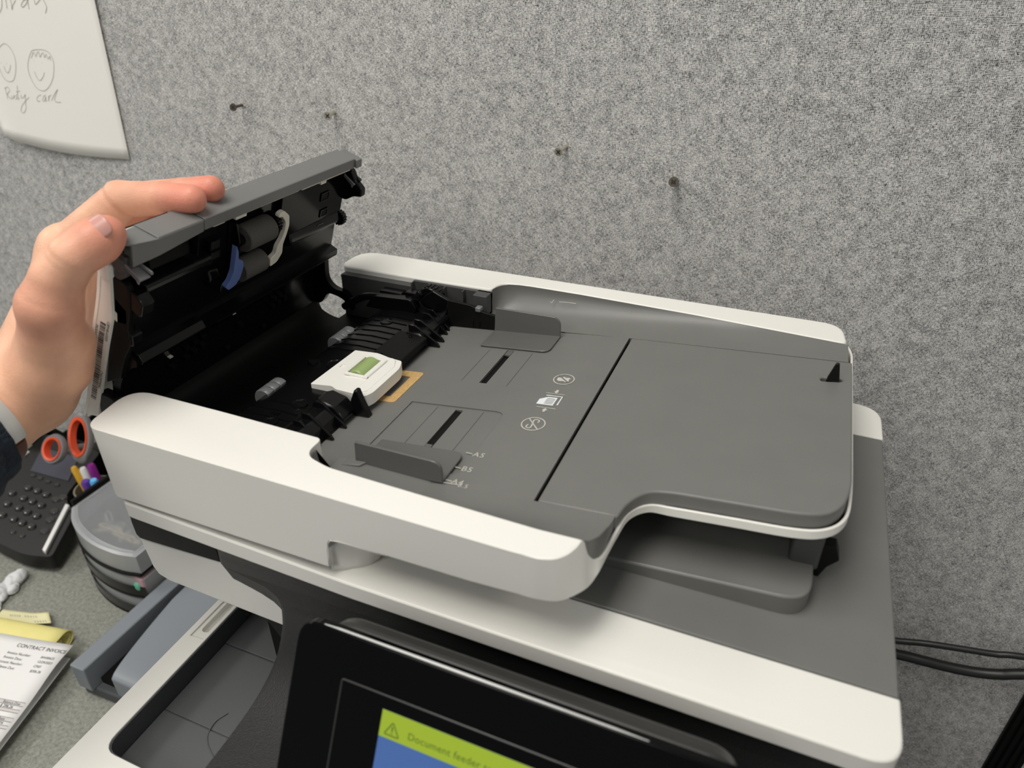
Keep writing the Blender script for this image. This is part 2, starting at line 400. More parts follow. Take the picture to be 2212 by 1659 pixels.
part(gr, 'door_seam', 'gloss')

# lid of the flatbed scanner (lies a touch higher at its left end)
zl = lambda x: 0.4020 + 0.0345*max(0.0, -0.20-x)
LB = 0.0128
lid_front = rounded([(-.372, .2345), (.092, .2345), (.092, .2732), (-.372, .2732)], [.006, .016, 0, 0], 8)
def slab_x(poly, zt_, zb_, name, m, parent=None, bevel=0.0, xs=(-.20,)):
    mb = MB(); mb.prism(poly, lambda a, b: zb_(a), lambda a, b: zt_(a)); return part(mb, name, m, parent, bevel=bevel)
lf = [( -.372, .2345), (-.20, .2345), (.092, .2345), (.092, .2732), (-.20, .2732), (-.372, .2732)]
slab_x(rounded(lf, [.006, 0, .017, 0, 0, 0], 8), zl, lambda x: zl(x)-LB, 'lid_front_bar', 'white', bevel=0.0012)
lb = [(-.372, .509), (-.20, .509), (.092, .509), (.092, .556), (-.20, .556), (-.372, .556)]
slab_x(rounded(lb, [0, 0, 0, .022, 0, .006], 8), zl, lambda x: zl(x)-LB, 'lid_back_bar', 'white', bevel=0.0012)
slab_x([(-.3715, .2742), (-.20, .2742), (.0915, .2742), (.0915, .5082), (-.20, .5082), (-.3715, .5082)], lambda x: zl(x)-.0004, lambda x: zl(x)-LB, 'lid_panel', 'grey', bevel=0.0010)
part(MB().box(-.371, .0905, .2730, .5094, .391, .4004), 'lid_seam', 'matblack')
part(MB().prism(rounded([(-.30, .252), (.085, .252), (.085, .545), (-.30, .545)], .01), .3846, .3905), 'lid_gasket', 'matblack')

# raised paper landing under the feeder
pl = rounded([(-.165, .3035), (.047, .3065), (.047, .500), (-.165, .500)], [.004, .017, .01, .004], 8)
part(MB().prism(pl, .3995, lambda x, y: .4022+max(0, (x+.165))*.0635), 'paper_landing', 'grey', bevel=0.0013)
part(MB().prism([(.0450, .4300), (.0450, .4100), (.0490, .4060), (.0510, .4062), (.0540, .4150), (.0590, .4215), (.0585, .4235), (.0560, .4300)], .338, .347, 'xz'), 'paper_stop', 'matblack', bevel=0.0006)
part(MB().prism(rrect(.033, .0495, .336, .47, .003), .412, .443), 'stop_bracket', 'midgrey', bevel=.001)

# --- document feeder: white rails and rim
zt = lambda x: .4502 + (x+.105)*.094
ZT = .4652
# front rail as a solid whose underside steps up behind the finger scoop
fr = [(-.379, .234), (-.2090, .234), (-.2087, .234), (-.2083, .234), (-.2074, .234), (-.2058, .234), (-.2030, .234), (-.1995, .234), (-.168, .234), (-.120, .234), (-.0968, .2340), (-.0834, .2345), (-.0756, .2378), (-.0714, .2425), (-.0688, .2487), (-.0675, .2545), (-.090, .2535), (-.160, .2548), (-.2175, .2562), (-.2365, .2615), (-.2365, .2782), (-.31, .2790), (-.388, .2790)]
fr = rounded(fr, [.010, 0, 0, 0, 0, 0, 0, 0, 0, 0, 0, .002, .003, .003, .003, .001, 0, 0, .006, .014, .004, 0, .020], 8)
def fr_bot(x, y):
    if y > .24: return .4115 if x < -.23 else .4358
    if x < -.1995: return .4115 + .0232*float(np.interp(x, [-.2090, -.2087, -.2083, -.2074, -.2058, -.2030, -.1995], [0, .35, .62, .80, .93, .99, 1]))
    return .4347 + max(0, x+.205)*.012 + max(0, x+.12)*.045
part(MB().prism(fr, fr_bot, ZT), 'front_rail', 'white', bevel=0.0016, seg=3)
sc_ = MB(); rows = []
top_ = [(-.2090, .4120), (-.2087, .4205), (-.2082, .4275), (-.2072, .4315), (-.2055, .4338), (-.202, .4346), (-.197, .4350), (-.190, .4351), (-.182, .4352), (-.175, .4353), (-.169, .4354)]
bot_ = [(-.2115, .2385), (-.2110, .2390), (-.2100, .2394), (-.2080, .2400), (-.2050, .2408), (-.2015, .2424), (-.1980, .2448), (-.1950, .2478), (-.1928, .2520), (-.1916, .2565), (-.1910, .2630)]
for k in range(9):
    t = k/8
    rows.append([((1-t)**2*a[0]+2*t*(1-t)*(a[0]*.3+b[0]*.7)+t*t*b[0], (1-t)**2*.2342+2*t*(1-t)*(b[1]*.8+.2342*.2+.0015)+t*t*b[1], (1-t)**2*a[1]+2*t*(1-t)*(a[1]*.75+.4032*.25)+t*t*.4034) for a, b in zip(top_, bot_)])
sc_.grid(rows)
part(sc_, 'finger_scoop', 'white', solid=0.0016)
br = rounded([(-.388, .5195), (-.31, .5195), (-.2330, .5215), (-.2310, .5385), (-.205, .5415), (-.16, .5410), (-.06, .5370), (.053, .5285), (.049, .562), (-.16, .562), (-.388, .562)],
             [.012, 0, .004, .010, .01, 0, 0, .006, .026, 0, .022], 8)
part(MB().prism(br, lambda x, y: .4115 if x < -.19 else .442, ZT), 'back_rail', 'white', bevel=0.0016, seg=3)
# rim that sweeps round the cut-out at the right
RT = [(-.0968, .2344, .4650), (-.0880, .23420, .4651), (-.0815, .2346, .4652), (-.0752, .2372, .4652), (-.0708, .2420, .4652), (-.0681, .2484, .4651), (-.0668, .2548, .4645), (-.0652, .2598, .4560), (-.0625, .2625, .4485), (-.0592, .2655, .4458), (-.0577, .2741, .4460), (-.0565, .2879, .4464), (-.0540, .3040, .4468), (-.0455, .3140, .4472)]
RB = [(-.0968, .2344, .4370), (-.0880, .23420, .4374), (-.0812, .2345, .4378), (-.0748, .2356, .4382), (-.0700, .2382, .4386), (-.0662, .2424, .4388), (-.0625, .2478, .4390), (-.0606, .2525, .4392), (-.0595, .2580, .4395), (-.0587, .2640, .4398), (-.0578, .2760, .4404), (-.0566, .2885, .4409), (-.0541, .3045, .4413), (-.0456, .3144, .4417)]
for x, y in [(-.032, .3156), (-.0, .3158), (.030, .3160), (.045, .3198), (.0545, .3305), (.0578, .350), (.0585, .40), (.0585, .50), (.0578, .535), (.050, .5545), (.030, .5605)]:
    RT.append((x, y, zt(x)-.0092)); RB.append((x, y-.0003, zt(x)-.0147))
RT = catmull(RT, 5); RB = catmull(RB, 5)
rim = MB(); rows = []; rows2 = []
for i, (p, q) in enumerate(zip(RT, RB)):
    a = RT[max(0, i-1)]; b = RT[min(len(RT)-1, i+1)]; t = Vector((b[0]-a[0], b[1]-a[1])).normalized(); nx, ny = -t.y, t.x
    rows.append([(p[0], p[1], p[2]-.0003), q])
    rows2.append([q, (q[0]+nx*.0008, q[1]+ny*.0008, q[2]-.0007), (q[0]+nx*.0018, q[1]+ny*.0018, q[2]+.0006), (p[0]+nx*.0016, p[1]+ny*.0016, p[2]-.0002), (p[0]+nx*.0005, p[1]+ny*.0005, p[2]), (p[0], p[1], p[2]-.0003)])
rim.grid(rows); rim.grid(rows2)
part(rim, 'edge_rim', 'white', smooth=60)
und = [(-.160, .2365), (-.076, .2380), (-.064, .2510), (-.0605, .265), (-.0590, .281), (-.0560, .305), (-.046, .3165), (-.03, .3185), (.03, .3175), (.045, .322), (.055, .338), (.0565, .36), (.0565, .53), (.03, .558), (-.160, .558)]
part(MB().prism(und, lambda x, y: .4392+max(0, x+.06)*.070, lambda x, y: .4406+max(0, x+.06)*.080), 'feeder_underside', 'matblack')
part(MB().prism([(-.3835, .2785), (-.19, .2785), (-.19, .5205), (-.3835, .5205)], .4125, .4190), 'feeder_floor', 'matblack')
part(MB().box(-.2145, -.165, .262, .545, .4115, .4310), 'feeder_core', 'matblack')
ch = catmull([(-.4135, .4360), (-.4080, .4240), (-.3960, .4175), (-.3800, .4155), (-.3600, .4165), (-.3430, .4200)], 6)
part(MB().prism(ch+[(a, b-.002) for a, b in reversed(ch)], .2795, .5080, 'xz'), 'paper_chute', 'matblack', smooth=60)

# --- input tray: sloping plate, extension flap, front and back fairings
plate = MB().prism([(-.2665, .3075), (-.262, .300), (-.2395, .2830), (-.1058, .2895), (-.1058, .5060), (-.2665, .5000)], lambda x, y: zt(x)-.0035, lambda x, y: zt(x)).build('input_tray', 'grey', smooth=30)
c1 = MB().prism([(-.1942, .3172), (-.1885, .3172), (-.1885, .3705), (-.1942, .3705)], .42, .47).build('hole', 'grey', smooth=None)
c2 = MB().prism([(-.1940, .4088), (-.1882, .4088), (-.1882, .4640), (-.1940, .4640)], .42, .47).build('hole', 'grey', smooth=None)
c3 = MB().prism(rounded([(-.2300, .3000), (-.1580, .3000), (-.1580, .3745), (-.2300, .3720)], [0, 0, .008, 0]), lambda x, y: zt(x)-.0009, .47).build('hole', 'grey', smooth=None)
c4 = MB().prism([(-.27, .3700), (-.2492, .3742), (-.2492, .4042), (-.27, .4080)], lambda x, y: zt(x)-.0004, .47).build('hole', 'grey', smooth=None)
cut(plate, [c1, c2, c3, c4]); keep(plate, PR)
part(MB().prism([(-.197, .30), (-.185, .30), (-.185, .48), (-.197, .48)], .4392, .4398), 'slot_floor', 'matblack')
for x0, y0, y1 in ((-.2085, .316, .3705), (-.1735, .300, .3720), (-.2085, .4085, .462), (-.1720, .4085, .462)):
    ln = MB(); z0 = zt(x0)+(-.0008 if y0 < .39 else .0001)
    stroke(ln, [(x0, y0, z0), (x0, y1, z0)], .0004, (0, 0, 1)); part(ln, 'rail_line', 'midgrey', plate)
ext_poly = [(-.1038, .2905), (-.0640, .2897), (-.0580, .2885), (-.0556, .3030), (-.0480, .3155), (-.034, .3180), (.030, .3180), (.0440, .3210), (.0525, .3315), (.0560, .3500), (.0562, .4985), (-.1038, .5060)]
ext_poly = rounded(ext_poly, [0, 0, .004, .006, .008, .01, .01, .01, .01, .01, .0, 0], 5)
ext = MB().prism(ext_poly, lambda x, y: zt(x)-.0105, lambda x, y: zt(x)).build('extension_flap', 'grey', smooth=30)
c5 = MB().prism(rounded([(.0365, .4665), (.0500, .4680), (.0500, .4735), (.0365, .4720)], .0025), .44, .49).build('hole', 'grey', smooth=None)
cut(ext, [c5]); add_bevel(ext, .0012, 3); keep(ext, PR)
part(MB().prism([(.0392, .4560), (.0484, .4560), (.0478, .4665), (.0456, .4780), (.0434, .4780), (.0402, .4665)], .4672, .4698, 'xz'), 'stop_pin', 'black', bevel=.0006)
# front fairing between tray and rail, ending in the dark face of the cut-out
ff = MB(); rows = []
for x, y0, ysh in ((-.2345, .2690, .003), (-.2310, .2620, .001), (-.222, .2585, 0), (-.2150, .2562, 0), (-.160, .2550, 0), (-.110, .2540, 0), (-.075, .2548, 0), (-.0685, .2556, 0), (-.0645, .2580, -.0008), (-.0610, .2640, -.001), (-.0592, .2720, 0)):
    y1 = .2898; zz = zt(x); zr = min(.4640, .4640) if x < -.07 else .4640-(x+.07)*.30
    r = []
    for k in range(9):
        t = k/8; t = t**1.6; y = y0+(y1-y0)*t
        z = zr + (zz-zr)*(1-(1-t)**(1.7 + 7*max(0, min(1, (-.125-x)/.09))))
        r.append((x, y, z))
    rows.append(r + [(x, y1, .444), (x, y0, .444)])
V = ff.grid(rows, close_v=True); ff.bm.faces.new(V[0]); ff.bm.faces.new(V[-1])
part(ff, 'front_fairing', 'grey', smooth=40)
bf = MB(); rows = []
for x, y1 in ((-.2326, .5222), (-.2312, .5280), (-.2285, .5333), (-.2235, .5376), (-.2150, .5398), (-.205, .5406), (-.16, .5404), (-.11, .5384), (-.06, .5364), (0, .5319), (.0535, .5279)):
    y0 = float(np.interp(x, [-.108, .056], [.5064, .4992])); zz = zt(x)-.0004; r = []
    zr = .4649
    for k in range(13):
        t = k/12; r.append((x, y0+(y1-y0)*(math.sin(t*math.pi/2)**.85 if zr-zz > .006 else t), zz+(zr-zz)*(1-math.cos(t*math.pi/2))))
    rows.append(r + [(x, y1, .444), (x, y0, .444)])
V = bf.grid(rows, close_v=True); bf.bm.faces.new(V[0]); bf.bm.faces.new(V[-1])
part(bf, 'back_fairing', 'grey', smooth=45)

# paper width guides
def guide(name, y0, y1, yb0, yb1, xs, sgn, hr=.0150, hl=.0200):
    x0, x1 = xs
    g = MB()
    wall = rounded([(x0, zt(x0)+.0012), (x1, zt(x1)+.0012), (x1, zt(x1)+hr), (x0+.001, zt(x0)+hl)], [0, 0, .0085, .0015], 6)
    g.prism(wall, y0, y1, 'xz')
    foot = rounded([(x0, yb0), (x1, yb0), (x1, yb1), (x0, yb1)], [.0, .0, .007, .0] if sgn > 0 else [0, .007, 0, 0], 6)
    g.prism(foot, lambda x, y: zt(x)+.0003, lambda x, y: zt(x)+.0018)
    return part(g, name, 'guide', bevel=.0005)
g1 = guide('paper_guide', .2895, .2915, .2895, .3205, (-.2235, -.1632), 1)
g2 = guide('paper_guide', .4935, .4955, .4650, .4955, (-.2185, -.1600), -1, .0182, .0226)
tag(g1, 'raised dark grey guide at the front of the tray'); tag(g2, 'raised dark grey guide at the back of the tray')
part(MB().box(-.1935, -.1890, .3185, .3260, .4405, zt(-.19)-.0005), 'slider_tab', 'guide')
part(MB().box(-.1935, -.1890, .4560, .4650, .4405, zt(-.19)-.0005), 'slider_tab', 'guide')
part(MB().prism([(-.2300, .2835), (-.2180, .2855), (-.2140, .2925), (-.2290, .2920)], lambda x, y: zt(x), lambda x, y: zt(x)+.006), 'ramp', 'grey', bevel=.0006)

# printed marks
def tz(x): return zt(x)+.00025
mk = MB(); up_ = (-.094, 0, 1)
for x, y in ((-.1612, .3227), (-.1617, .3068), (-.1610, .2935)): stroke(mk, [(x-.0022, y, tz(x)), (x+.0022, y, tz(x))], .0007, up_)
stroke(mk, [(-.1640, .2908, tz(-.164)), (-.1535, .2912, tz(-.153))], .0007, up_)
part(mk, 'size_tick', 'print')
tm = lambda x, y: frame((x, y, tz(x)), (1, 0, .094), (0, 1, 0))
for body, x, y, s in (('A5', -.1585, .3203, .0066), ('B5', -.1588, .3045, .0066), ('A4', -.1588, .2915, .0062), ('8.5', -.1535, .2893, .0050)):
    keep(text('size_mark', body, s, tm(x, y), 'print', None, spacing=1.1), PR)
def ring(mb, cx, cy, r, wd_, n=36, up=up_):
    stroke(mb, [(cx+r*math.cos(2*math.pi*k/n), cy+r*math.sin(2*math.pi*k/n), tz(cx+r*math.cos(2*math.pi*k/n))) for k in range(n+1)], wd_, up)
def line(mb, x, y, pts, wd_): stroke(mb, [(x+a, y+b, tz(x+a)) for a, b in pts], wd_, up_)
def poly(mb, x, y, pts): mb.face([(x+a, y+b, tz(x+a)) for a, b in pts])
# "no paper clips" ring
ic = MB(); x, y = -.1346, .3651; ring(ic, x, y, .0078, .0008); line(ic, x, y, [(-.0050, .0058), (.0050, -.0058)], .0008)
clip = catmull([(.0024, .0018), (.0027, .0044), (.0006, .0055), (-.0010, .0040), (-.0002, -.0040), (-.0020, -.0054), (-.0036, -.0040), (-.0030, -.0014)], 5)
line(ic, x, y, clip, .0009)
part(ic, 'no_clips_icon', 'print')
ic = MB(); x, y = -.1345, .4277; ring(ic, x, y, .0075, .0008)
poly(ic, x, y, [(-.0048, -.0020), (-.0030, -.0034), (.0005, -.0028), (.0022, -.0040), (.0046, -.0022), (.0036, .0002), (.0050, .0016), (.0030, .0030), (.0010, .0024), (-.0008, .0036), (-.0026, .0024), (-.0050, .0018)])
part(ic, 'no_torn_paper_icon', 'print')
ic = MB(); line(ic, x, y, [(-.0052, .0050), (.0052, -.0050)], .0011); o_ = part(ic, 'icon_slash', 'grey'); o_.location.z += .0002
ic = MB(); x, y = -.1335, .3964
poly(ic, x, y, [(-.0085, -.0062), (.0035, -.0062), (.0035, .0045), (-.0035, .0045), (-.0085, .0005)])
line(ic, x, y, [(-.0055, .0066), (.0062, .0066), (.0062, -.0048)], .0010)
part(ic, 'page_icon', 'printw')
ic = MB()
for k in range(5): line(ic, x, y, [(-.0010+.0+k*.0009-.0016, -.0046), (-.0010+k*.0009-.0016, .0030)], .0004)
ic.bm.free(); ic = MB()
for k in range(5): line(ic, x, y, [(-.0035, -.0045+k*.0017), (.0026, -.0045+k*.0017)], .0005)
o_ = part(ic, 'page_lines', 'grey'); o_.location.z += .0002
ic = MB()
for s_ in (1, -1):
    line(ic, x, y, [(-.0070, s_*.0098), (.0070, s_*.0098)], .0006)
    poly(ic, x, y, [(-.0020, s_*.0130), (0, s_*.0103), (.0020, s_*.0130)]); poly(ic, x, y, [(-.0009, s_*.0130), (.0009, s_*.0130), (.0009, s_*.0152), (-.0009, s_*.0152)])
part(ic, 'feed_arrow', 'print')
sx = MB()
stroke(sx, [(-.175, .5330, .4585), (-.168, .5336, .4590), (-.160, .5337, .4592)], .0005, (0, -.7, .7)); stroke(sx, [(-.183, .5330, .4575), (-.1815, .5322, .4566), (-.180, .5345, .4592)], .0005, (0, -.7, .7))
part(sx, 'scuff_mark', 'softink')

# cork friction pad let into the tray
ck = MB(); up_k = lambda x, y: zt(x)+.0004
ck.prism(rounded([(-.2655, .4042), (-.2495, .4042), (-.2495, .3738), (-.2625, .3738), (-.2625, .3666), (-.2418, .3664), (-.2416, .4128), (-.2655, .4124)], [0, 0, 0, 0, 0, .003, .004, 0], 5), lambda x, y: zt(x)-.0012, up_k)
part(ck, 'cork_pad', 'cork')

# roller bed
bedp = [(-.262, .4365), (-.2655, .4400), (-.2700, .4428), (-.2850, .4440), (-.3050, .4444), (-.3220, .4430), (-.3320, .4395), (-.3390, .4335), (-.3425, .4260), (-.3440, .4185), (-.262, .4185)]
bed = part(MB().prism(bedp, .2830, .5040, 'xz'), 'roller_bed', 'black', smooth=50)
for k, yy in enumerate((.293, .3015, .310, .3185, .328, .412, .4215, .431, .4405, .450, .4595, .469, .4785)):
    rb = MB(); rows = []
    for xx in (-.2890, -.2900, -.3050, -.3200, -.3300, -.3370):
        zz = np.interp(xx, [-.339, -.332, -.322, -.305, -.285], [.4335, .4395, .4430, .4444, .4440])
        rows.append([(xx, yy-.0006, zz-.001), (xx, yy-.0004, zz+.0008), (xx, yy+.0004, zz+.0008), (xx, yy+.0006, zz-.001)])
    V = rb.grid(rows, close_v=True); rb.bm.faces.new(V[0]); rb.bm.faces.new(V[-1])
    part(rb, 'rib', 'black', bed)
for y0, y1 in ((.3375, .3590), (.4285, .4525)):
    for k in range(3):
        yy0 = y0+(y1-y0)*k/3; yy1 = y0+(y1-y0)*(k+1)/3
        rl = MB(); rl.tube([(-.3345, yy0+.0002, .4342), (-.3345, yy0+.0012, .4342), (-.3345, yy1-.0012, .4342), (-.3345, yy1-.0002, .4342)], [.0078, .0085, .0085, .0078], 20)
        part(rl, 'feed_roller', 'roller', bed)
# channel strip, small sockets, round recesses
part(MB().prism([(-.2885, .2865), (-.2810, .2865), (-.2760, .345), (-.2840, .345)], .4434, .4450), 'channel_strip', 'matblack', bed, bevel=.0006)
part(MB().prism([(-.2885, .408), (-.2600, .408), (-.2600, .452), (-.2885, .457)], .4405, lambda x, y: .4462 if x > -.27 else .4456), 'cover_plate', 'matblack', bed, bevel=.0012)
for (cx, cy, r) in ((-.2955, .331, .0055), (-.3060, .388, .0060), (-.3080, .4680, .0050), (-.3000, .3050, .0048), (-.2790, .4120, .0016), (-.2735, .4480, .0013)):
    sk = MB(); dz = .0016 if r < .002 else 0; n_ = 20
    rows = [[(cx+r*q*math.cos(2*math.pi*k/n_), cy+r*q*math.sin(2*math.pi*k/n_), z+dz) for k in range(n_)] for q, z in ((1.12, .4440), (1.06, .4452), (.94, .4453), (.88, .4447))]
    V = sk.grid(rows, close_v=True); sk.bm.faces.new(V[-1])
    part(sk, 'socket', 'black', bed)
part(MB().prism(catmull([(-.3290, .385), (-.3210, .3895), (-.3190, .3790)], 4), .436, .4450), 'bump', 'black', bed)
part(MB().box(-.3060, -.3005, .3130, .3160, .4438, .4449), 'sensor_window', 'gloss', bed)
# guide fins leaning down on the tray, back and front
def fin(y, x1, h=.453, x0=-.279, t=.0020, name='fin'):
    o = part(MB().prism([(x0, .436), (x1, zt(x1)+.0004), (x1-.0015, zt(x1)+.0035), (x0+.006, h), (x0, h)], y-t/2, y+t/2, 'xz'), name, 'black', bed, bevel=.0004); return o
for y, x1 in ((.3035, -.2600), (.3125, -.2560), (.3275, -.2560), (.4560, -.2510), (.4660, -.2520), (.4800, -.2560), (.4880, -.2580)): fin(y, x1)
fb = MB()
fb.prism([(-.2840, .4400), (-.2600, .4365), (-.2585, .4420), (-.2650, .4500), (-.2760, .4530), (-.2830, .4500)], .3285, .3450, 'xz')
fb.prism([(-.2840, .4400), (-.2620, .4365), (-.2640, .4445), (-.2700, .4490), (-.2820, .4480)], .2870, .3285, 'xz')
part(fb, 'pressure_bar', 'black', bed, bevel=.0012)
fb = MB(); fb.prism([(-.2820, .4400), (-.2610, .4365), (-.2625, .4445), (-.2680, .4475), (-.2800, .4470)], .452, .497, 'xz')
part(fb, 'pressure_bar', 'black', bed, bevel=.0012)
part(MB().prism(rounded([(-.2618, .4365), (-.2480, zt(-.248)+.0003), (-.2530, .4490), (-.2556, .4572), (-.2580, .4572), (-.2620, .4480)], [0, 0, 0, .0008, .0008, 0], 3), .3430, .3485, 'xz'), 'paper_sensor_flag', 'black', bed, bevel=.0012)

# white separation pad with its green roller
sp = rounded([(-.3015, .3520), (-.2835, .3533), (-.2790, .3500), (-.2540, .3497), (-.2515, .3560), (-.2515, .3935), (-.2555, .4035), (-.2675, .4048), (-.2775, .4075), (-.3000, .4080)], [.001, .003, .003, .002, .003, .004, .002, .002, .003, .001], 4)
pad = MB().prism(sp, .4405, lambda x, y: .4480+.0018*min(1, max(0, (x+.300)/.02))).build('separation_pad', 'cream', smooth=30)
pad.data.materials[0] = M['white']
h1 = MB().box(-.2835, -.2695, .3730, .3975, .43, .46).build('hole', 'white', smooth=None)
h2 = MB().box(-.2960, -.2930, .3800, .3850, .4475, .46).build('hole', 'white', smooth=None)
h3 = MB().prism([(-.30, .362), (-.267, .362), (-.262, .366), (-.262, .404), (-.265, .4055), (-.2664, .365), (-.30, .3633)], .4492, .46).build('hole', 'white', smooth=None)
cut(pad, [h1, h2]); bpy.data.objects.remove(h3, do_unlink=True); add_bevel(pad, .0003); keep(pad, PR)
fw = MB()
for a in ((-.2852, -.2835, .3722, .3985), (-.2695, -.2655, .3700, .3985)): fw.box(a[0], a[1], a[2], a[3], .4490, .4512)
for a in ((-.2852, -.2655, .3706, .3730), (-.2852, -.2655, .3975, .3995)): fw.box(a[0], a[1], a[2], a[3], .4490, .4510)
part(fw, 'roller_window', 'white', pad, bevel=.0006)
part(MB().prism([(-.2640, .3510), (-.2600, .3510), (-.2560, .3560), (-.2560, .3940), (-.2600, .4020), (-.2640, .4030)], .4490, lambda x, y: .4512 if x < -.259 else .4500), 'front_lip', 'white', pad, bevel=.0007)
rl = MB(); rl.tube([(-.2768, .3734, .4452), (-.2768, .3745, .4452), (-.2768, .3960, .4452), (-.2768, .3971, .4452)], [.0066, .0076, .0076, .0066], 28)
tag(part(rl, 'separation_roller', 'green', pad), 'translucent green roller')

# mechanism at the back of the feeder bay
iw = MB(); iw.box(-.382, -.308, .5120, .5205, .4190, .4600)
iw.box(-.308, -.232, .5170, .5205, .4190, .4635); iw.box(-.262, -.232, .5060, .5205, .4360, .4470); iw.box(-.245, -.232, .5080, .5205, .436, .4635)
for xx in (-.308, -.292, -.276, -.2575): iw.box(xx, xx+.0012, .5120, .5205, .44, .4632)
part(iw, 'bay_wall', 'midgrey', bevel=.0006)
part(MB().cyl((-.2510, .5130, .4470), (-.2510, .5130, .4484), .0026, 14).cyl((-.2510, .5130, .4484), (-.2510, .5130, .4492), .0012, 8), 'screw', 'darksteel')
dp = MB(); dp.prism([(-.2640, .436), (-.2180, .440), (-.2180, .4530), (-.2300, .4545), (-.2420, .4590), (-.2640, .4600)], .4965, .4995, 'xz')
for xx in (-.240, -.234): dp.box(xx, xx+.001, .4955, .4965, .440, .446)
part(dp, 'drive_plate', 'matblack', bevel=.0006)
part(MB().box(-.2370, -.2320, .4950, .5010, .4545, .4585), 'sensor_peg', 'roller', bevel=.0008)
hb = MB(); hb.cyl((-.2830, .4990, .4570), (-.2830, .5110, .4570), .0098, 24)
hb.prism([(-.2920, .4555), (-.2770, .4480), (-.2660, .4440), (-.2620, .4600), (-.2770, .4665)], .4960, .5000, 'xz')
part(hb, 'gear_boss', 'black', bevel=.0008)
gt = MB()
for k in range(18):
    a = 2*math.pi*k/18; gt.box(-.2830+.0100*math.cos(a)-.0006, -.2830+.0100*math.cos(a)+.0006, .5020, .5085, .4570+.0100*math.sin(a)-.0006, .4570+.0100*math.sin(a)+.0006)
part(gt, 'gear_teeth', 'black')
ar = MB(); ar.tube(catmull([(-.372, .4975, .4350), (-.350, .4985, .4480), (-.330, .4990, .4510), (-.305, .4990, .4520), (-.296, .4990, .4550), (-.290, .4990, .4625)], 6), .0035, 10)
ar.prism(rounded([(-.345, .4420), (-.300, .4420), (-.292, .4470), (-.297, .4560), (-.335, .4540)], .003), .4920, .5010, 'xz')
part(ar, 'side_rail', 'black', bevel=.0008)
tp = MB(); tp.box(-.334, -.312, .5010, .5110, .4520, .4560); tp.box(-.308, -.293, .5010, .5110, .4530, .4585)
part(tp, 'spring_clip', 'black', bevel=.0008)
# --- raised feeder cover, in its own frame: u along the hinge (y), v up the cover, d out of its inner face
CB = np.array([-.402, 0, .44]); CT = np.array([-.358, 0, .567]); cw = (CT-CB)/np.linalg.norm(CT-CB); cn = np.array([cw[2], 0, -cw[0]])
def cv(p):                                   # (d, y, v) -> world
    q = CB + cw*p[2] + cn*p[0]; return (q[0], p[1], q[2])
CM = lambda: MB(cv)
inner = catmull([(-.0120, .1375), (-.0045, .1330)], 2) + [(-.0035, .1275), (-.0025, .0500), (.0045, .0485), (.0050, .0440)] + catmull([(.0010, .0410), (-.0060, .0300), (-.0095, .0150), (-.0090, -.0020), (-.0030, -.0180), (.0060, -.0260)], 4)
outer = [(.0040, -.0290), (-.0050, -.0240), (-.0150, -.0050), (-.0165, .0200), (-.0150, .0600), (-.0120, .1100)]
cover = part(CM().prism(inner+outer, .2830, .5120, 'xz'), 'feeder_cover', 'black', smooth=40)
def cpart(mb, name, m, **k): return part(mb, name, m, cover, **k)
sh_o = catmull([(-.0115, .1370), (-.0160, .1200), (-.0195, .0900), (-.0250, .0580), (-.0325, .0000), (-.0375, -.0220)], 5)
sh_i = [(a+.0022, b) for a, b in reversed(sh_o)]
cpart(CM().prism(sh_o+sh_i, .2765, .5030, 'xz'), 'outer_shell', 'white', smooth=50)
cpart(CM().prism([(-.0150, .1130), (-.0085, .1100), (-.0078, .0800), (-.0125, .0560), (-.0170, .0300), (-.0215, .0000), (-.0235, -.0150), (-.0365, -.0200), (-.0318, .0000), (-.0243, .0580), (-.0188, .0900)], .2768, .2790, 'xz'), 'end_wall', 'white')
cpart(CM().prism([(-.0150, .1190), (-.0085, .1180), (-.0080, .1090), (-.0150, .1090)], .2752, .2800, 'xz'), 'snap_clip', 'white', bevel=.0005)
cpart(CM().prism([(-.0105, .0860), (-.0060, .0840), (-.0060, .0770), (-.0105, .0800)], .2785, .2860, 'xz'), 'shell_post', 'cream', bevel=.0006)
# flange the fingers rest on: two lengths with a step at the joint
fp = [(-.0095, .1392), (-.0080, .1407), (.0085, .1407), (.0098, .1402), (.0103, .1325), (.0090, .1325), (.0082, .1385), (-.0085, .1380)]
cpart(CM().prism(fp, .3332, .5050, 'xz'), 'flange', 'flange', bevel=.0004)
cpart(CM().prism([(-.0095, .1387), (-.0080, .1402), (.0090, .1402), (.0098, .1396), (.0095, .1385), (-.0085, .1375)], .2955, .3324, 'xz'), 'flange', 'flange', bevel=.0004)
lp = MB(cv); A = [(.0085, .3324, .1395), (.0099, .3324, .1395), (.0103, .3324, .1320), (.0091, .3324, .1318)]; B2_ = [(.0085, .2955, .1395), (.0099, .2955, .1395), (.0108, .2955, .1284), (.0096, .2955, .1280)]; C2_ = [(.0040, .2800, .1385), (.0054, .2800, .1385), (.0066, .2800, .1240), (.0054, .2800, .1236)]
V = lp.grid([A, B2_, C2_], close_v=True); lp.bm.faces.new(V[0]); lp.bm.faces.new(V[-1])
cpart(lp, 'flange_lip', 'flange', bevel=.0003)
fe = MB(cv); top = [(-.0085, .2955), (.0098, .2955), (.0060, .2810), (.0030, .2775), (-.0030, .2770), (-.0075, .2790)]
A = [fe.bm.verts.new(cv((d_, y_, .1392))) for d_, y_ in top]; B3 = [fe.bm.verts.new(cv((d_, y_, .1375))) for d_, y_ in top]
fe.bm.faces.new(A); fe.bm.faces.new(B3)
for k in range(len(top)): fe.bm.faces.new((A[k], A[(k+1) % len(top)], B3[(k+1) % len(top)], B3[k]))
cpart(fe, 'flange_end', 'flange', bevel=.0004)
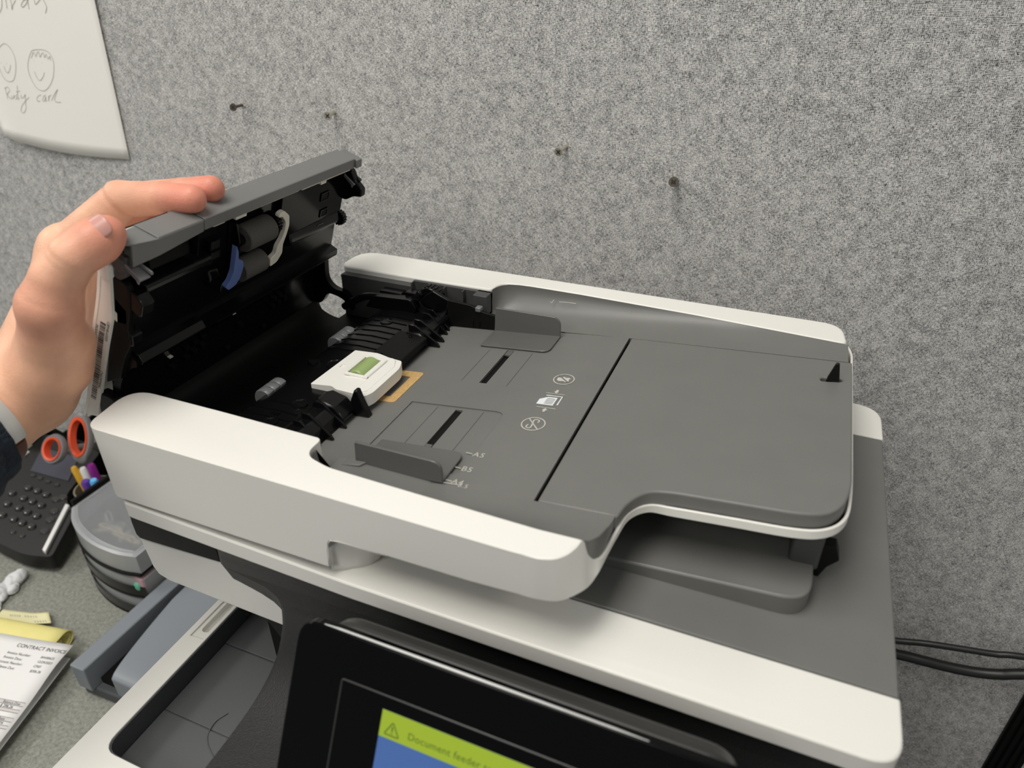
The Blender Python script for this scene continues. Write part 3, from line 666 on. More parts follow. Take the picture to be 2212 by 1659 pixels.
cpart(CM().prism([(-.0060, .1405), (.0115, .1395), (.0125, .1330), (.0100, .1330), (.0090, .1375), (-.0060, .1385)], .5050, .5125, 'xz'), 'flange_end', 'flange', bevel=.0003)
# recessed strip under the flange, front length
cpart(CM().prism([(-.0040, .1290), (.0000, .1285), (.0030, .1170), (.0030, .1130), (-.0040, .1130)], .2960, .3290, 'xz'), 'strip_panel', 'matblack', bevel=.0006)
cpart(CM().prism([(-.0030, .1320), (.0070, .1310), (.0070, .1120), (-.0030, .1120)], .3310, .3322, 'xz'), 'divider', 'black')
# shiny pinch ridges
cpart(CM().prism([(-.0040, .1085), (.0050, .1090), (.0085, .1072), (.0090, .1030), (.0060, .1000), (-.0040, .0985)], .2880, .3440, 'xz'), 'ridge', 'black', bevel=.0010, seg=3)
cpart(CM().prism([(-.0040, .0530), (.0030, .0515), (.0070, .0470), (.0066, .0450), (-.0040, .0440)], .2860, .3440, 'xz'), 'ridge', 'black', bevel=.0006, seg=3)
cpart(CM().prism([(-.0040, .0490), (.0020, .0480), (.0052, .0440), (.0048, .0424), (-.0040, .0410)], .3580, .5120, 'xz'), 'ridge', 'matblack', bevel=.0006, seg=3)
for y0, v0 in ((.350, .098), (.440, .096)):
    cpart(CM().prism([(-.0040, v0-.008), (.0010, v0-.010), (.0035, v0-.015), (.0030, v0-.019), (-.0040, v0-.023)], y0, y0+.068 if y0 > .4 else y0+.01, 'xz'), 'ridge', 'black', bevel=.0015, seg=3)
# reflective back half panel
cpart(CM().prism([(.0000, .1260), (.0016, .1250), (.0016, .0880), (.0000, .0860)], .4240, .5100, 'xz'), 'panel', 'gloss', bevel=.0005)
# small windows with raised lips
for y0, v0, w_, h_ in ((.3490, .1065, .0095, .0070), (.3495, .0985, .0095, .0062), (.4760, .1065, .0098, .0062), (.4785, .0912, .0085, .0055), (.4765, .0770, .0066, .0066)):
    f_ = CM()
    for a in ((y0-.0006, y0, v0-.0006, v0+h_+.0006), (y0+w_, y0+w_+.0006, v0-.0006, v0+h_+.0006), (y0, y0+w_, v0-.0006, v0), (y0, y0+w_, v0+h_, v0+h_+.0006)):
        f_.box(-.003, .0026, a[0], a[1], a[2], a[3])
    cpart(f_, 'window_lip', 'black')
    cpart(CM().box(-.003, .0019, y0, y0+w_, v0, v0+h_), 'window_dark_fill', mat('void_shade', (.001, .001, .001, 1), .9) if 'void_shade' not in bpy.data.materials else bpy.data.materials['void_shade'])  # solid block; the shade inside the opening is its near-black colour
# white tell-tale strips under the flange
for y0, y1, v0, v1 in ((.3440, .3545, .1277, .1297), (.3600, .3640, .1284, .1292), (.3650, .4340, .1280, .1297), (.3655, .3760, .1258, .1282), (.4385, .5035, .1274, .1290), (.4630, .4700, .1252, .1276)):
    cpart(CM().box(.0000, .0078, y0, y1, v0+.0022, v1+.0022), 'edge_strip', 'cream')
# pick-up unit: two rubber rollers in a cradle, cream arm with gear, blue lever
cr = CM(); cr.prism(rounded([(-.003, .121), (.004, .121), (.008, .108), (.005, .094), (.008, .082), (.004, .069), (-.003, .069)], .002), .3715, .3735, 'xz')
cr.box(-.003, .0030, .3735, .4140, .0930, .0965); cr.box(-.003, .0050, .3720, .4030, .0670, .0700)
cpart(cr, 'roller_cradle', 'black', bevel=.0006)
def croller(y0, y1, v, d, r):
    ro = CM(); ro.tube([(d, y0, v), (d, y0+.0008, v), (d, y1-.0008, v), (d, y1, v)], [r*.94, r, r, r*.94], 28)
    ro = cpart(ro, 'pick_up_roller', 'rubber')
    ax = CM(); ax.cyl((d, y0-.0035, v), (d, y1+.004, v), r*.45, 14); cpart(ax, 'roller_axle', 'black')
croller(.3765, .4065, .1075, .0045, .0098); croller(.3755, .4010, .0815, .0045, .0090)
ge = CM(); ge.cyl((.0050, .4075, .1105), (.0050, .4115, .1105), .0078, 24)
for k in range(20):
    a = 2*math.pi*k/20; ge.box(.0050+.0080*math.cos(a)-.0005, .0050+.0080*math.cos(a)+.0005, .4075, .4115, .1105+.0080*math.sin(a)-.0005, .1105+.0080*math.sin(a)+.0005)
cpart(ge, 'gear', 'black')
arm = rounded([(.4070, .1215), (.4125, .1225), (.4195, .1165), (.4210, .1080), (.4190, .1000), (.4160, .0930), (.4165, .0850), (.4110, .0790), (.4030, .0775), (.4025, .0850), (.4085, .0870), (.4095, .0930), (.4140, .0985), (.4165, .1050), (.4160, .1120), (.4110, .1180), (.4070, .1180)], .0018, 4)
arm_mb = CM(); lo = [(.0085, a, b) for a, b in arm]; hi = [(.0125, a, b) for a, b in arm]
n_ = len(arm); A = [arm_mb.bm.verts.new(cv(p)) for p in lo]; B_ = [arm_mb.bm.verts.new(cv(p)) for p in hi]
arm_mb.bm.faces.new(A); arm_mb.bm.faces.new(B_)
for i in range(n_): arm_mb.bm.faces.new((A[i], A[(i+1) % n_], B_[(i+1) % n_], B_[i]))
tag(cpart(arm_mb, 'roller_arm', 'cream', bevel=.0006), 'cream s-shaped arm')
lev = rounded([(.3595, .1135), (.3620, .1070), (.3625, .1010), (.3675, .0985), (.3685, .0930), (.3660, .0850), (.3620, .0805), (.3545, .0790), (.3510, .0830), (.3555, .0860), (.3585, .0930), (.3590, .1010)], .0016, 4)
lm = CM(); A = [lm.bm.verts.new(cv((.0110, a, b))) for a, b in lev]; B_ = [lm.bm.verts.new(cv((.0150, a, b))) for a, b in lev]
lm.bm.faces.new(A); lm.bm.faces.new(B_); n_ = len(lev)
for i in range(n_): lm.bm.faces.new((A[i], A[(i+1) % n_], B_[(i+1) % n_], B_[i]))
tag(cpart(lm, 'release_lever', 'blue', bevel=.0008), 'blue release lever')
cpart(CM().box(-.003, .012, .3505, .3600, .0760, .0830), 'lever_foot', 'black', bevel=.001)
# sunken rib pockets in the lower chute
for y0, v0 in ((.3395, .0170), (.3475, .0190), (.3560, .0195), (.3395, .0080), (.3475, .0100), (.3560, .0110), (.4400, .0165), (.4475, .0170), (.4555, .0172), (.4400, .0080), (.4475, .0090), (.4555, .0095), (.3260, .0065), (.3990, .0085), (.3850, -.0080), (.4300, -.0090)):
    cpart(CM().prism([(-.0120, v0), (-.0058, v0+.0010), (-.0058, v0+.0045), (-.0120, v0+.0055)], y0, y0+.0046, 'xz'), 'rib_pocket', 'matblack', bevel=.0002)
for y0, v0 in ((.3235, .0215), (.3890, .0285)): cpart(CM().box(-.012, -.0058, y0, y0+.0032, v0, v0+.0008), 'contact_strip', 'cream')
# side frame: latches, blocks, gears, hinge arms
def latch(y0, y1, flip):
    l = CM()
    l.prism([(-.0080, .1240), (-.0030, .1235), (.0010, .1235), (.0112, .1185), (.0118, .1165), (.0112, .1160), (.0108, .1140), (.0098, .1148), (.0090, .1165), (.0010, .1205), (-.0080, .1150)], y0, y0+.0012, 'xz')
    l.prism([(.0010, .1245), (.0140, .1222), (.0146, .1208), (.0138, .1196), (.0010, .1222)], y1-.0012, y1, 'xz')
    l.prism([(.0010, .1222), (.0125, .1180), (.0122, .1168), (.0010, .1208)], y0, y1, 'xz')
    return cpart(l, 'latch', 'latch', bevel=.0004)
latch(.2790, .2870, 1); latch(.5060, .5140, -1)
fbk = CM(); fbk.cyl((-.0040, .2785, .1210), (-.0040, .2830, .1210), .0052, 18); fbk.prism([(-.0095, .1275), (.0010, .1275), (.0010, .1140), (-.0050, .1080), (-.0095, .1120)], .2795, .2830, 'xz')
cpart(fbk, 'latch_pivot', 'midgrey', bevel=.0005)
blk = CM(); blk.prism([(-.0060, .1060), (.0080, .1040), (.0130, .0990), (.0120, .0900), (.0090, .0890), (-.0060, .0960)], .2800, .2900, 'xz')
blk.prism([(-.0080, .0960), (.0020, .0900), (.0020, .0790), (-.0060, .0760), (-.0090, .0800)], .2790, .2880, 'xz')
cpart(blk, 'side_block', 'black', bevel=.0010)
blk = CM(); blk.prism([(-.0060, .0760), (.0050, .0710), (.0060, .0640), (.0030, .0620), (-.0060, .0690)], .2795, .2880, 'xz')
cpart(blk, 'side_block', 'black', bevel=.0008)
ed = CM(); ed.prism(catmull([(-.0110, .1100), (.0020, .1080), (.0035, .0900), (.0020, .0750), (.0040, .0640), (-.0010, .0500), (-.0050, .0300)], 4)+[(-.0170, .0200), (-.0130, .0600)], .2790, .2835, 'xz')
cpart(ed, 'end_frame', 'matblack', bevel=.0006)
cpart(CM().prism(rounded([(-.0240, .0080), (-.0120, .0100), (-.0050, .0060), (-.0070, -.0120), (-.0220, -.0120)], .003), .2775, .2850, 'xz'), 'hinge_block', 'black', bevel=.001)
gb = CM(); gb.prism(rounded([(-.0060, .1290), (.0060, .1280), (.0120, .1200), (.0190, .1160), (.0200, .1090), (.0120, .1060), (.0060, .1000), (-.0060, .0980)], .002), .5080, .5145, 'xz')
cpart(gb, 'side_block', 'black', bevel=.0010)
gg = CM(); gg.cyl((.0000, .5100, .0790), (.0000, .5150, .0790), .0062, 20)
for k in range(16):
    a = 2*math.pi*k/16; gg.box(.0064*math.cos(a)-.0005, .0064*math.cos(a)+.0005, .5100, .5150, .0790+.0064*math.sin(a)-.0005, .0790+.0064*math.sin(a)+.0005)
cpart(gg, 'gear', 'black')
ha = CM(); ha.prism(catmull([(-.0040, .0400), (.0020, .0180), (.0120, .0120), (.0240, .0130), (.0330, .0060)], 5)+catmull([(.0340, -.0020), (.0240, .0050), (.0120, .0050), (.0060, .0020), (.0010, -.0100), (-.0080, -.0100), (-.0120, .0200)], 4), .5060, .5120, 'xz')
cpart(ha, 'hinge_arm', 'black')
# product label on the white end wall: two bar codes reading down the cover
def lab(d, v, y=.27665): return cv((d, y, v))
cd = lambda v: float(np.interp(v, [-.02, 0, .032, .058, .079], [-.0300, -.0272, -.0215, -.0178, -.0140]))
rnd = random.Random(3)
def bars(off, v0, v1, half, name):
    mb = MB(); v = v0
    while v < v1:
        h = rnd.choice((.0003, .0003, .0006, .0009))
        d0, d1 = cd(v)+off-half, cd(v)+off+half
        mb.face([lab(d0, v), lab(d1, v), lab(d1, v+h), lab(d0, v+h)]); v += h + rnd.choice((.0003, .0005, .0008))
    part(mb, name, 'ink', cover)
bars(.0002, .0000, .0735, .0022, 'bar_code')
def ltext(body, v, off, size):
    ex = Vector(cv((cd(v-.03)+off, .2766, v-.03)))-Vector(cv((cd(v)+off, .2766, v))); ey = Vector(cv((.01, .2766, 0)))-Vector(cv((0, .2766, 0)))
    o = text('label_text', body, size, frame(lab(cd(v)+off, v, .2766), ex, ey), 'ink', None, spacing=1.0); sub(o, cover); return o
ltext('C8M48-65005', .0760, .0030, .0030); ltext('PRODUCT OF', .0690, -.0050, .0026); ltext('CN639FM04G', .0310, .0026, .0030)

# --- touch screen
th = R(62); e2 = np.array([0, -math.cos(th), -math.sin(th)]); nn = np.array([0, -math.sin(th), math.cos(th)]); SO = np.array([0, .19, .4263])
def sv(p):                                   # (s, t, depth towards viewer) -> world
    q = SO + e2*p[1] + nn*p[2]; return (q[0]+p[0], q[1], q[2])
SM = lambda: MB(sv)
scr = part(SM().prism(rrect(-.1935, .033, .0015, .150, .0125, 8), -.0075, 0), 'touch_screen', 'gloss', bevel=.0010, seg=3)
part(SM().prism(rrect(-.1905, .030, .0045, .147, .0120, 8), -.0120, -.0076), 'bezel_band', 'gloss', scr, bevel=.001)
part(SM().prism(rrect(-.1850, .025, .0035, .140, .0160, 8), -.0260, -.0118), 'back_shell', 'frameblack', scr, bevel=.004, seg=3)
cl = SM(); cl.tube([(-.1795, .0016, -.0012), (-.1700, .0012, -.0010), (-.1000, .0012, -.0010), (-.0300, .0012, -.0010), (-.0150, .0014, -.0012)], [.0003, .0006, .0007, .0005, .0002], 8); part(cl, 'edge_glint', 'silver', scr)  # silver tube standing in for the reflection along the bezel's top edge
fr_ = SM(); L = rrect(-.1640, .0040, .0245, .128, .0015); fr_.tube([(a, b, .0) for a, b in L]+[(L[0][0], L[0][1], 0)], .0005, 6, cap=False)
part(fr_, 'inner_frame', 'frameblack', scr)
part(SM().prism(rrect(-.1632, .0032, .0253, .127, .001), 0, .0001), 'glass_panel', 'gloss', scr)
M['blu'] = mat('lit_display_blue', (0.01, 0.02, 0.05, 1), .3, emit=(srgb(68, 100, 156), 0.92))
M['lime'] = mat('lit_banner_lime', (0.03, 0.04, 0.005, 1), .3, emit=(srgb(150, 172, 44), 0.95))
M['limeink'] = mat('banner_lettering', (0.02, 0.03, 0.01, 1), .4, emit=(srgb(88, 108, 40), 0.6))
part(SM().prism([(-.1393, .0312), (-.0160, .0312), (-.0160, .1100), (-.1393, .1100)], .0002, .0003), 'display', 'blu', scr)
part(SM().prism([(-.1393, .0312), (-.0160, .0312), (-.0160, .0446), (-.1393, .0446)], .0003, .00035), 'warning_banner', 'lime', scr)
tri = SM(); stroke_pts = rounded([(-.1325, .0358), (-.1285, .0425), (-.1365, .0425)], .0008, 3)
def flat_stroke(mb, pts, w_, dz):
    P = [Vector(p) for p in pts]; rows = []
    for i, p in enumerate(P):
        t = (P[min(i+1, len(P)-1)]-P[max(i-1, 0)]).normalized(); s_ = Vector((-t.y, t.x))*w_/2
        rows.append([(p.x-s_.x, p.y-s_.y, dz), (p.x+s_.x, p.y+s_.y, dz)])
    mb.grid(rows); return mb
flat_stroke(tri, stroke_pts+[stroke_pts[0], stroke_pts[1]], .0006, .0006)
tri.prism([(-.1329, .0380), (-.1321, .0380), (-.1322, .0405), (-.1328, .0405)], .0005, .0006); tri.prism([(-.1328, .0410), (-.1322, .0410), (-.1322, .0416), (-.1328, .0416)], .0005, .0006)
part(tri, 'warning_icon', 'limeink', scr)
tx = text('banner_text', 'Document feeder top cover open', .0051, frame(sv((-.1240, .0410, .0006)), sv((1, 0, 0))-np.array(sv((0, 0, 0))), sv((0, -1, 0))-np.array(sv((0, 0, 0)))), 'limeink', None, spacing=1.04)
sub(tx, scr)
part(MB().prism([(.150, .300), (.190, .300), (.182, .365), (.168, .365)], -.15, -.02, 'yz'), 'screen_arm', 'matblack', scr)
# ------------------------------------------------------------------ sheet pinned on the panel, screws
SH = empty('paper_sheet', (-0.88, WY-.003, 0.62))
tag(SH, 'white sheet with pencil smiling faces hanging on the grey fabric panel', 'paper')
def sheet_y(u, v): return WY-.0035-.0022*max(0, 1-v*3)**2*(1-u)-.0009*math.sin(u*5+v*3)-.005*max(0, .18-u)/.18*max(0, .3-v)/.3
BR = np.array([-.7865, .4964]); TR_ = np.array([-.7645, .7760]); BL = np.array([-1.0040, .5065]); 
def sheet(u, v):
    p = BL + (BR-BL)*u + (TR_-BR)*v
    if v < .08 and u < .12: p = p + np.array([.010, .006])*(1-v/.08)*(1-u/.12)
    p = p + np.array([0, -.006])*math.sin(math.pi*u)*max(0, 1-v*6)
    return (p[0], sheet_y(u, v), p[1])
mb = MB(); mb.grid([[sheet(u/24, v/20) for v in range(21)] for u in range(25)])
keep(mb.build('sheet', 'paper', None, solid=.0003), SH)
def on_sheet(q):
    p = np.array(q); A_ = np.array([BR-BL, TR_-BR]).T; u, v = np.linalg.solve(A_, p-BL)
    return (q[0], sheet_y(min(1, max(0, u)), min(1, max(0, v)))-.0005, q[1])
def pencil(name, curves, w_=.00055):
    for k, c in enumerate(curves):
        mb = MB(); stroke(mb, [on_sheet(p) for p in catmull(c, 4)] if len(c) > 2 else [on_sheet(p) for p in c], w_, (0, -1, 0)); o = mb.build(name, 'pencil', None, smooth=None); keep(o, SH)
pencil('face_drawing', [
 [(-0.9520, 0.6191), (-0.9450, 0.6222), (-0.9387, 0.6207), (-0.9341, 0.6142), (-0.9334, 0.6051), (-0.9381, 0.5935), (-0.9474, 0.5814), (-0.9563, 0.5783), (-0.9640, 0.5811), (-0.9671, 0.5910), (-0.9673, 0.6026), (-0.9600, 0.6143), (-0.9520, 0.6191)],
 [(-0.9576, 0.5966), (-0.9577, 0.5914), (-0.9545, 0.5887), (-0.9487, 0.5930), (-0.9450, 0.5983)], [(-0.9614, 0.6003), (-0.9607, 0.5994)], [(-0.9513, 0.6000), (-0.9507, 0.5991)]])
pencil('face_drawing', [
 [(-0.9010, 0.6154), (-0.8940, 0.6173), (-0.8810, 0.6176), (-0.8721, 0.6149), (-0.8686, 0.6078), (-0.8711, 0.5977), (-0.8792, 0.5848), (-0.8911, 0.5744), (-0.9018, 0.5703), (-0.9110, 0.5733), (-0.9164, 0.5841), (-0.9160, 0.5956), (-0.9099, 0.6061), (-0.9010, 0.6154)],
 [(-0.9049, 0.6074), (-0.8980, 0.6144), (-0.8964, 0.6123), (-0.8961, 0.6095), (-0.8909, 0.6147), (-0.8886, 0.6142), (-0.8893, 0.6092), (-0.8836, 0.6139), (-0.8813, 0.6134), (-0.8817, 0.6089), (-0.8772, 0.6130), (-0.8764, 0.6075), (-0.8722, 0.6110), (-0.8728, 0.6060)],
 [(-0.9061, 0.5924), (-0.9059, 0.5875), (-0.9022, 0.5823), (-0.8950, 0.5863), (-0.8897, 0.5920)], [(-0.9021, 0.6049), (-0.9018, 0.6042)], [(-0.8889, 0.6027), (-0.8886, 0.6021)]])
pencil('hand_lettering', [
 [(-0.9685, 0.5708), (-0.9692, 0.5641), (-0.9703, 0.5568)], [(-0.9701, 0.5695), (-0.9635, 0.5716), (-0.9619, 0.5675), (-0.9680, 0.5630), (-0.9658, 0.5583), (-0.9636, 0.5572)], [(-0.9613, 0.5615), (-0.9627, 0.5578), (-0.9599, 0.5582), (-0.9566, 0.5624), (-0.9575, 0.5581)],
 [(-0.9506, 0.5634), (-0.9540, 0.5614), (-0.9521, 0.5597), (-0.9555, 0.5573)], [(-0.9448, 0.5747), (-0.9486, 0.5659), (-0.9512, 0.5579), (-0.9486, 0.5593)], [(-0.9509, 0.5663), (-0.9433, 0.5680)], [(-0.9436, 0.5638), (-0.9445, 0.5595), (-0.9395, 0.5610), (-0.9361, 0.5642)], [(-0.9352, 0.5648), (-0.9397, 0.5544), (-0.9424, 0.5469), (-0.9494, 0.5413), (-0.9527, 0.5432), (-0.9493, 0.5489), (-0.9392, 0.5562), (-0.9300, 0.5612)],
 [(-0.9074, 0.5653), (-0.9129, 0.5638), (-0.9171, 0.5599), (-0.9166, 0.5572), (-0.9122, 0.5579)], [(-0.8995, 0.5657), (-0.9043, 0.5631), (-0.9073, 0.5587), (-0.9043, 0.5583), (-0.8999, 0.5639), (-0.9021, 0.5585), (-0.8999, 0.5586)], [(-0.8944, 0.5654), (-0.8975, 0.5584), (-0.8943, 0.5637), (-0.8896, 0.5663)], [(-0.8918, 0.5597), (-0.8825, 0.5684), (-0.8755, 0.5735), (-0.8792, 0.5698), (-0.8855, 0.5618), (-0.8845, 0.5583), (-0.8763, 0.5583)]])
pencil('hand_lettering', [
 [(-0.9389, 0.6537), (-0.9321, 0.6581), (-0.9270, 0.6635), (-0.9230, 0.6720)], [(-0.9169, 0.6721), (-0.9182, 0.6658), (-0.9196, 0.6610)], [(-0.9088, 0.6712), (-0.9101, 0.6649), (-0.9118, 0.6598), (-0.9078, 0.6649), (-0.9011, 0.6697)], [(-0.8813, 0.6716), (-0.8886, 0.6694), (-0.8944, 0.6646), (-0.8917, 0.6631), (-0.8840, 0.6674), (-0.8803, 0.6716), (-0.8822, 0.6654), (-0.8829, 0.6607)], [(-0.8696, 0.6708), (-0.8697, 0.6661), (-0.8591, 0.6720)], [(-0.8550, 0.6720), (-0.8533, 0.6669), (-0.8533, 0.6628), (-0.8579, 0.6573)]], .0007)

def screw(loc, head, r, dark, label, shank):
    e = empty('screw', (loc[0], WY, loc[1])); tag(e, label, 'screw', 'screws left in the fabric panel')
    a = np.array([loc[0], WY+.008, loc[1]]); b = np.array([head[0], head[1], head[2]]); m_ = 'darksteel' if dark else 'steel'
    dr_ = (b-a)/np.linalg.norm(b-a)
    sk_ = MB(); n_ = 26; L_ = [tuple(a+(b-a)*k/n_) for k in range(n_+1)]
    sk_.tube(L_, [shank*(1+.16*(k % 2)) for k in range(n_+1)], 10); keep(sk_.build('shank', m_), e)
    hd = MB(); hd.tube([tuple(b-dr_*.0035), tuple(b-dr_*.0008), tuple(b)], [shank, r, r*.94], 18)
    hdo = hd.build('screw_head', m_); keep(hdo, e)
    rc = MB(); ax = Vector(dr_); u = ax.orthogonal().normalized(); v = ax.cross(u); c_ = Vector(b)+ax*.00015
    for p, q in ((u, v), (v, u)):
        rc.face([c_+p*r*.62+q*r*.12, c_-p*r*.62+q*r*.12, c_-p*r*.62-q*r*.12, c_+p*r*.62-q*r*.12])
        c_ = c_+ax*.00005
    o = rc.build('drive_cross', 'ink', None, smooth=None); o.parent = hdo; return e
screw((-.5968, .5716), (-.5885, .6385, .5735), .0040, True, 'dull dark screw in the panel nearest the pencil sheet', .0014)
screw((-.4746, .5735), (-.4690, .6415, .5722), .0046, False, 'brass coloured screw above the raised feeder cover', .0018)
screw((-.2149, .5600), (-.2166, .6410, .5575), .0042, False, 'bright steel screw sticking out above the middle of the printer', .0018)
screw((-.1089, .5350), (-.1079, .6420, .5408), .0046, True, 'short dark screw in the panel furthest to the right', .0022)

# ------------------------------------------------------------------ cables behind the printer
c = catmull([(.02, .615, .05), (.12, .632, .064), (.1891, .64, .0748), (.2159, .64, .0828), (.2489, .64, .0895), (.2769, .64, .0949), (.3003, .64, .1019), (.40, .64, .12), (.52, .638, .118)], 6)
tag(MB().tube(c, .0034, 12).build('power_cable', 'cable'), 'thin upper black cable running from behind the printer along the panel', 'cable')
c = catmull([(.02, .615, .03), (.12, .636, .052), (.1952, .640, .0555), (.2186, .640, .0570), (.245, .640, .0585), (.2702, .640, .0625), (.2893, .64, .0690), (.3076, .640, .0788), (.40, .640, .125), (.52, .638, .19)], 6)
tag(MB().tube(c, .0056, 14).build('power_cable', 'cable'), 'thick lower black cable sagging along the panel right of the printer', 'cable')

# ------------------------------------------------------------------ desk things, left of the printer
# three-hole punch
PU = empty('hole_punch', (-.605, .35, 0)); tag(PU, 'blue grey paper punch with two long arms on the desk beside printer', 'hole punch')
keep(MB().prism(rounded([(-.640, .2905), (-.5500, .2935), (-.5500, .560), (-.636, .560)], .004), 0, .016).build('base_plate', 'punchdark', None, bevel=.002), PU)
keep(MB().prism([(-.6395, .2870), (-.6190, .2870), (-.6160, .555), (-.6365, .555)], .0150, .0510).build('paper_rail', 'punch', None, bevel=.0015), PU)
hd = MB(); prof_ = catmull([(.2930, .046), (.302, .0495), (.33, .0515), (.40, .0530), (.555, .0535)], 5)
rows = [[(x0(y), y, z) for x0 in (lambda y: -.5865-.0185*min(1, max(0, (y-.293)/.11))**.8, lambda y: -.5500)] + [(-.5500, y, .018), (-.5865-.0185*min(1, max(0, (y-.293)/.11))**.8, y, .018)] for y, z in prof_]
V = hd.grid(rows, close_v=True); hd.bm.faces.new(V[0]); hd.bm.faces.new(V[-1])
keep(hd.build('lever_handle', 'punch', None, bevel=.0015), PU)
keep(MB().box(-.6180, -.590, .300, .550, .0150, .0240).build('die_channel', 'matblack'), PU)
for y in (.405, .485, .545): keep(MB().cyl((-.607, y, .022), (-.607, y, .042), .0045, 14).cyl((-.607, y, .041), (-.607, y, .0435), .0060, 14).build('punch_pin', 'matblack'), PU)

# desk phone: tilted deck with keys
PH = empty('desk_phone', (-.93, .48, 0)); tag(PH, 'black desk telephone with rows of round keys behind the sleeve', 'telephone')
pz = lambda y: .030 + .26*(y-.405)
deck = rounded([(-.990, .415), (-.930, .3990), (-.868, .3970), (-.8290, .4060), (-.8290, .4600), (-.880, .575), (-.890, .640), (-1.150, .640), (-1.110, .600)], [.02, .02, .02, .008, .01, .02, .01, .01, .01], 5)
deck = rounded([(-1.000, .4120), (-.930, .4010), (-.868, .3980), (-.8270, .4080), (-.8500, .4640), (-.8920, .4900), (-.9050, .5700), (-1.1200, .5700), (-1.1200, .6000)], [.02, .02, .02, .008, .01, .01, .01, .004, .004], 5)
keep(MB().prism(deck, lambda x, y: max(.0, pz(y)-.022), lambda x, y: pz(y)).build('deck', 'phone', None, bevel=.004, seg=3), PH)
sl = MB(); sl.prism([(-.8455, .4100), (-.8375, .4085), (-.8680, .4770), (-.8760, .4770)], lambda x, y: pz(y)-.004, lambda x, y: pz(y)+.0045)
tag(keep(sl.build('side_trim', 'silver', None, bevel=.001), PH), 'silver trim strip')
sl = MB(); sl.prism([(-1.004, .4250), (-.997, .4230), (-1.1180, .6100), (-1.1260, .6120)], lambda x, y: pz(y)-.004, lambda x, y: pz(y)+.004)
keep(sl.build('side_trim', 'silver', None, bevel=.001), PH)
keys = [(-0.9576, 0.4819, 0.0500), (-0.9392, 0.4825, 0.0501), (-0.9203, 0.4816, 0.0499), (-0.9486, 0.4663, 0.0459), (-0.9304, 0.4661, 0.0459), (-0.9118, 0.4653, 0.0457), (-0.9405, 0.4516, 0.0421), (-0.9219, 0.4501, 0.0417), (-0.9029, 0.4497, 0.0416), (-0.9312, 0.4354, 0.0379), (-0.9136, 0.4346, 0.0377), (-0.8949, 0.4343, 0.0376), (-0.9741, 0.4676, 0.0463), (-0.9641, 0.4516, 0.0421), (-0.9545, 0.4353, 0.0379)]
kmesh = None
def key(loc, rx, ry, h, m_='key'):
    mb = MB(); rows = [[(rx*s_*math.cos(2*math.pi*k/16), ry*s_*math.sin(2*math.pi*k/16), z) for k in range(16)] for s_, z in ((1.12, -.002), (1.05, h*.5), (.92, h*.85), (.6, h), (.05, h*1.03))]
    V = mb.grid(rows, close_v=True); mb.bm.faces.new(V[-1]); o = mb.build('key', m_); o.location = loc; keep(o, PH); return o
for k, q in enumerate(keys):
    if k == 0: k0 = key(q, .0058, .0046, .0042)
    else:
        o = k0.copy(); COL.objects.link(o); o.location = q
for q in ((-0.8996, 0.4805, 0.0496), (-0.8920, 0.4861, 0.0511), (-0.8847, 0.4641, 0.0454), (-0.8782, 0.4511, 0.0420), (-0.8706, 0.4350, 0.0378)): o = k0.copy(); COL.objects.link(o); o.location = q; o.scale = (1.1, 1.1, .55)
for q in ((-0.9142, 0.4198, 0.0338), (-0.8957, 0.4195, 0.0338), (-0.9713, 0.5019, 0.0552), (-0.9554, 0.5015, 0.0551), (-0.9382, 0.5006, 0.0549), (-0.9198, 0.5002, 0.0548)): o = k0.copy(); COL.objects.link(o); o.location = q; o.scale = (.7, .7, .5)
dsp = MB(); dsp.prism([(-0.9833, 0.5071), (-0.9086, 0.5105), (-0.9291, 0.5484), (-1.0036, 0.5467)], lambda x, y: pz(y)+.0006, lambda x, y: pz(y)+.0012)
keep(dsp.build('phone_display', 'screen'), PH)
for q in ((-1.0398, 0.5648, 0.0715), (-1.0340, 0.5519, 0.0682), (-1.0277, 0.5414, 0.0655), (-1.0199, 0.5297, 0.0624)):
    o = MB().prism(rrect(-.009, .009, -.005, .005, .001), 0, .0025).build('line_label', 'silver'); o.location = (q[0]-.006, q[1], q[2]); keep(o, PH)

# small drawer organizer: three curved tiers
OR = empty('drawer_organizer', (-.70, .46, 0)); tag(OR, 'three tier round fronted organizer with smoky clear drawers on desk', 'organizer')
arc = catmull([(-.792, .435), (-.770, .4170), (-.742, .4040), (-.708, .3960), (-.672, .3950), (-.645, .4000)], 5)
def dshape(off): return [(x, y+off) for x, y in arc] + [(-.643, .520), (-.792, .520)]
for k, z in enumerate((0, .0365, .0735)):
    keep(MB().prism([(x, y-.0015) for x, y in arc]+[(-.6425, .521), (-.7935, .521)], z, z+.0045).build('tier_base', 'matblack', None, bevel=.001), OR)
    dr = MB(); rows = []
    P_ = dshape(.001)
    for i, (x, y) in enumerate(P_):
        cx, cy = -.715, .47; nx, ny = (cx-x), (cy-y); l_ = math.hypot(nx, ny); nx /= l_; ny /= l_
        rows.append([(x, y, z+.0046), (x, y, z+.031), (x+nx*.0085, y+ny*.0085, z+.0335), (x+nx*.0085, y+ny*.0085, z+.0315), (x+nx*.003, y+ny*.003, z+.029), (x+nx*.003, y+ny*.003, z+.0046)])
    dr.grid(rows, close_u=True, close_v=True)
    do = keep(dr.build('drawer', 'frost', None, smooth=50), OR)
    if k < 2:
        df = MB(); df.grid([[(x+(x+.715)*.006, y-.0012, z+.0050), (x+(x+.715)*.006, y-.0012, z+.0200)] for x, y in arc]); keep(df.build('drawer_window', 'black', None), OR)
    if k < 2: keep(MB().prism([(x+(.715+x)*-.09, y+(.47-y)*.09) for x, y in P_], z+.0046, z+.024).build('drawer_contents', 'matblack', None, bevel=.003), OR)
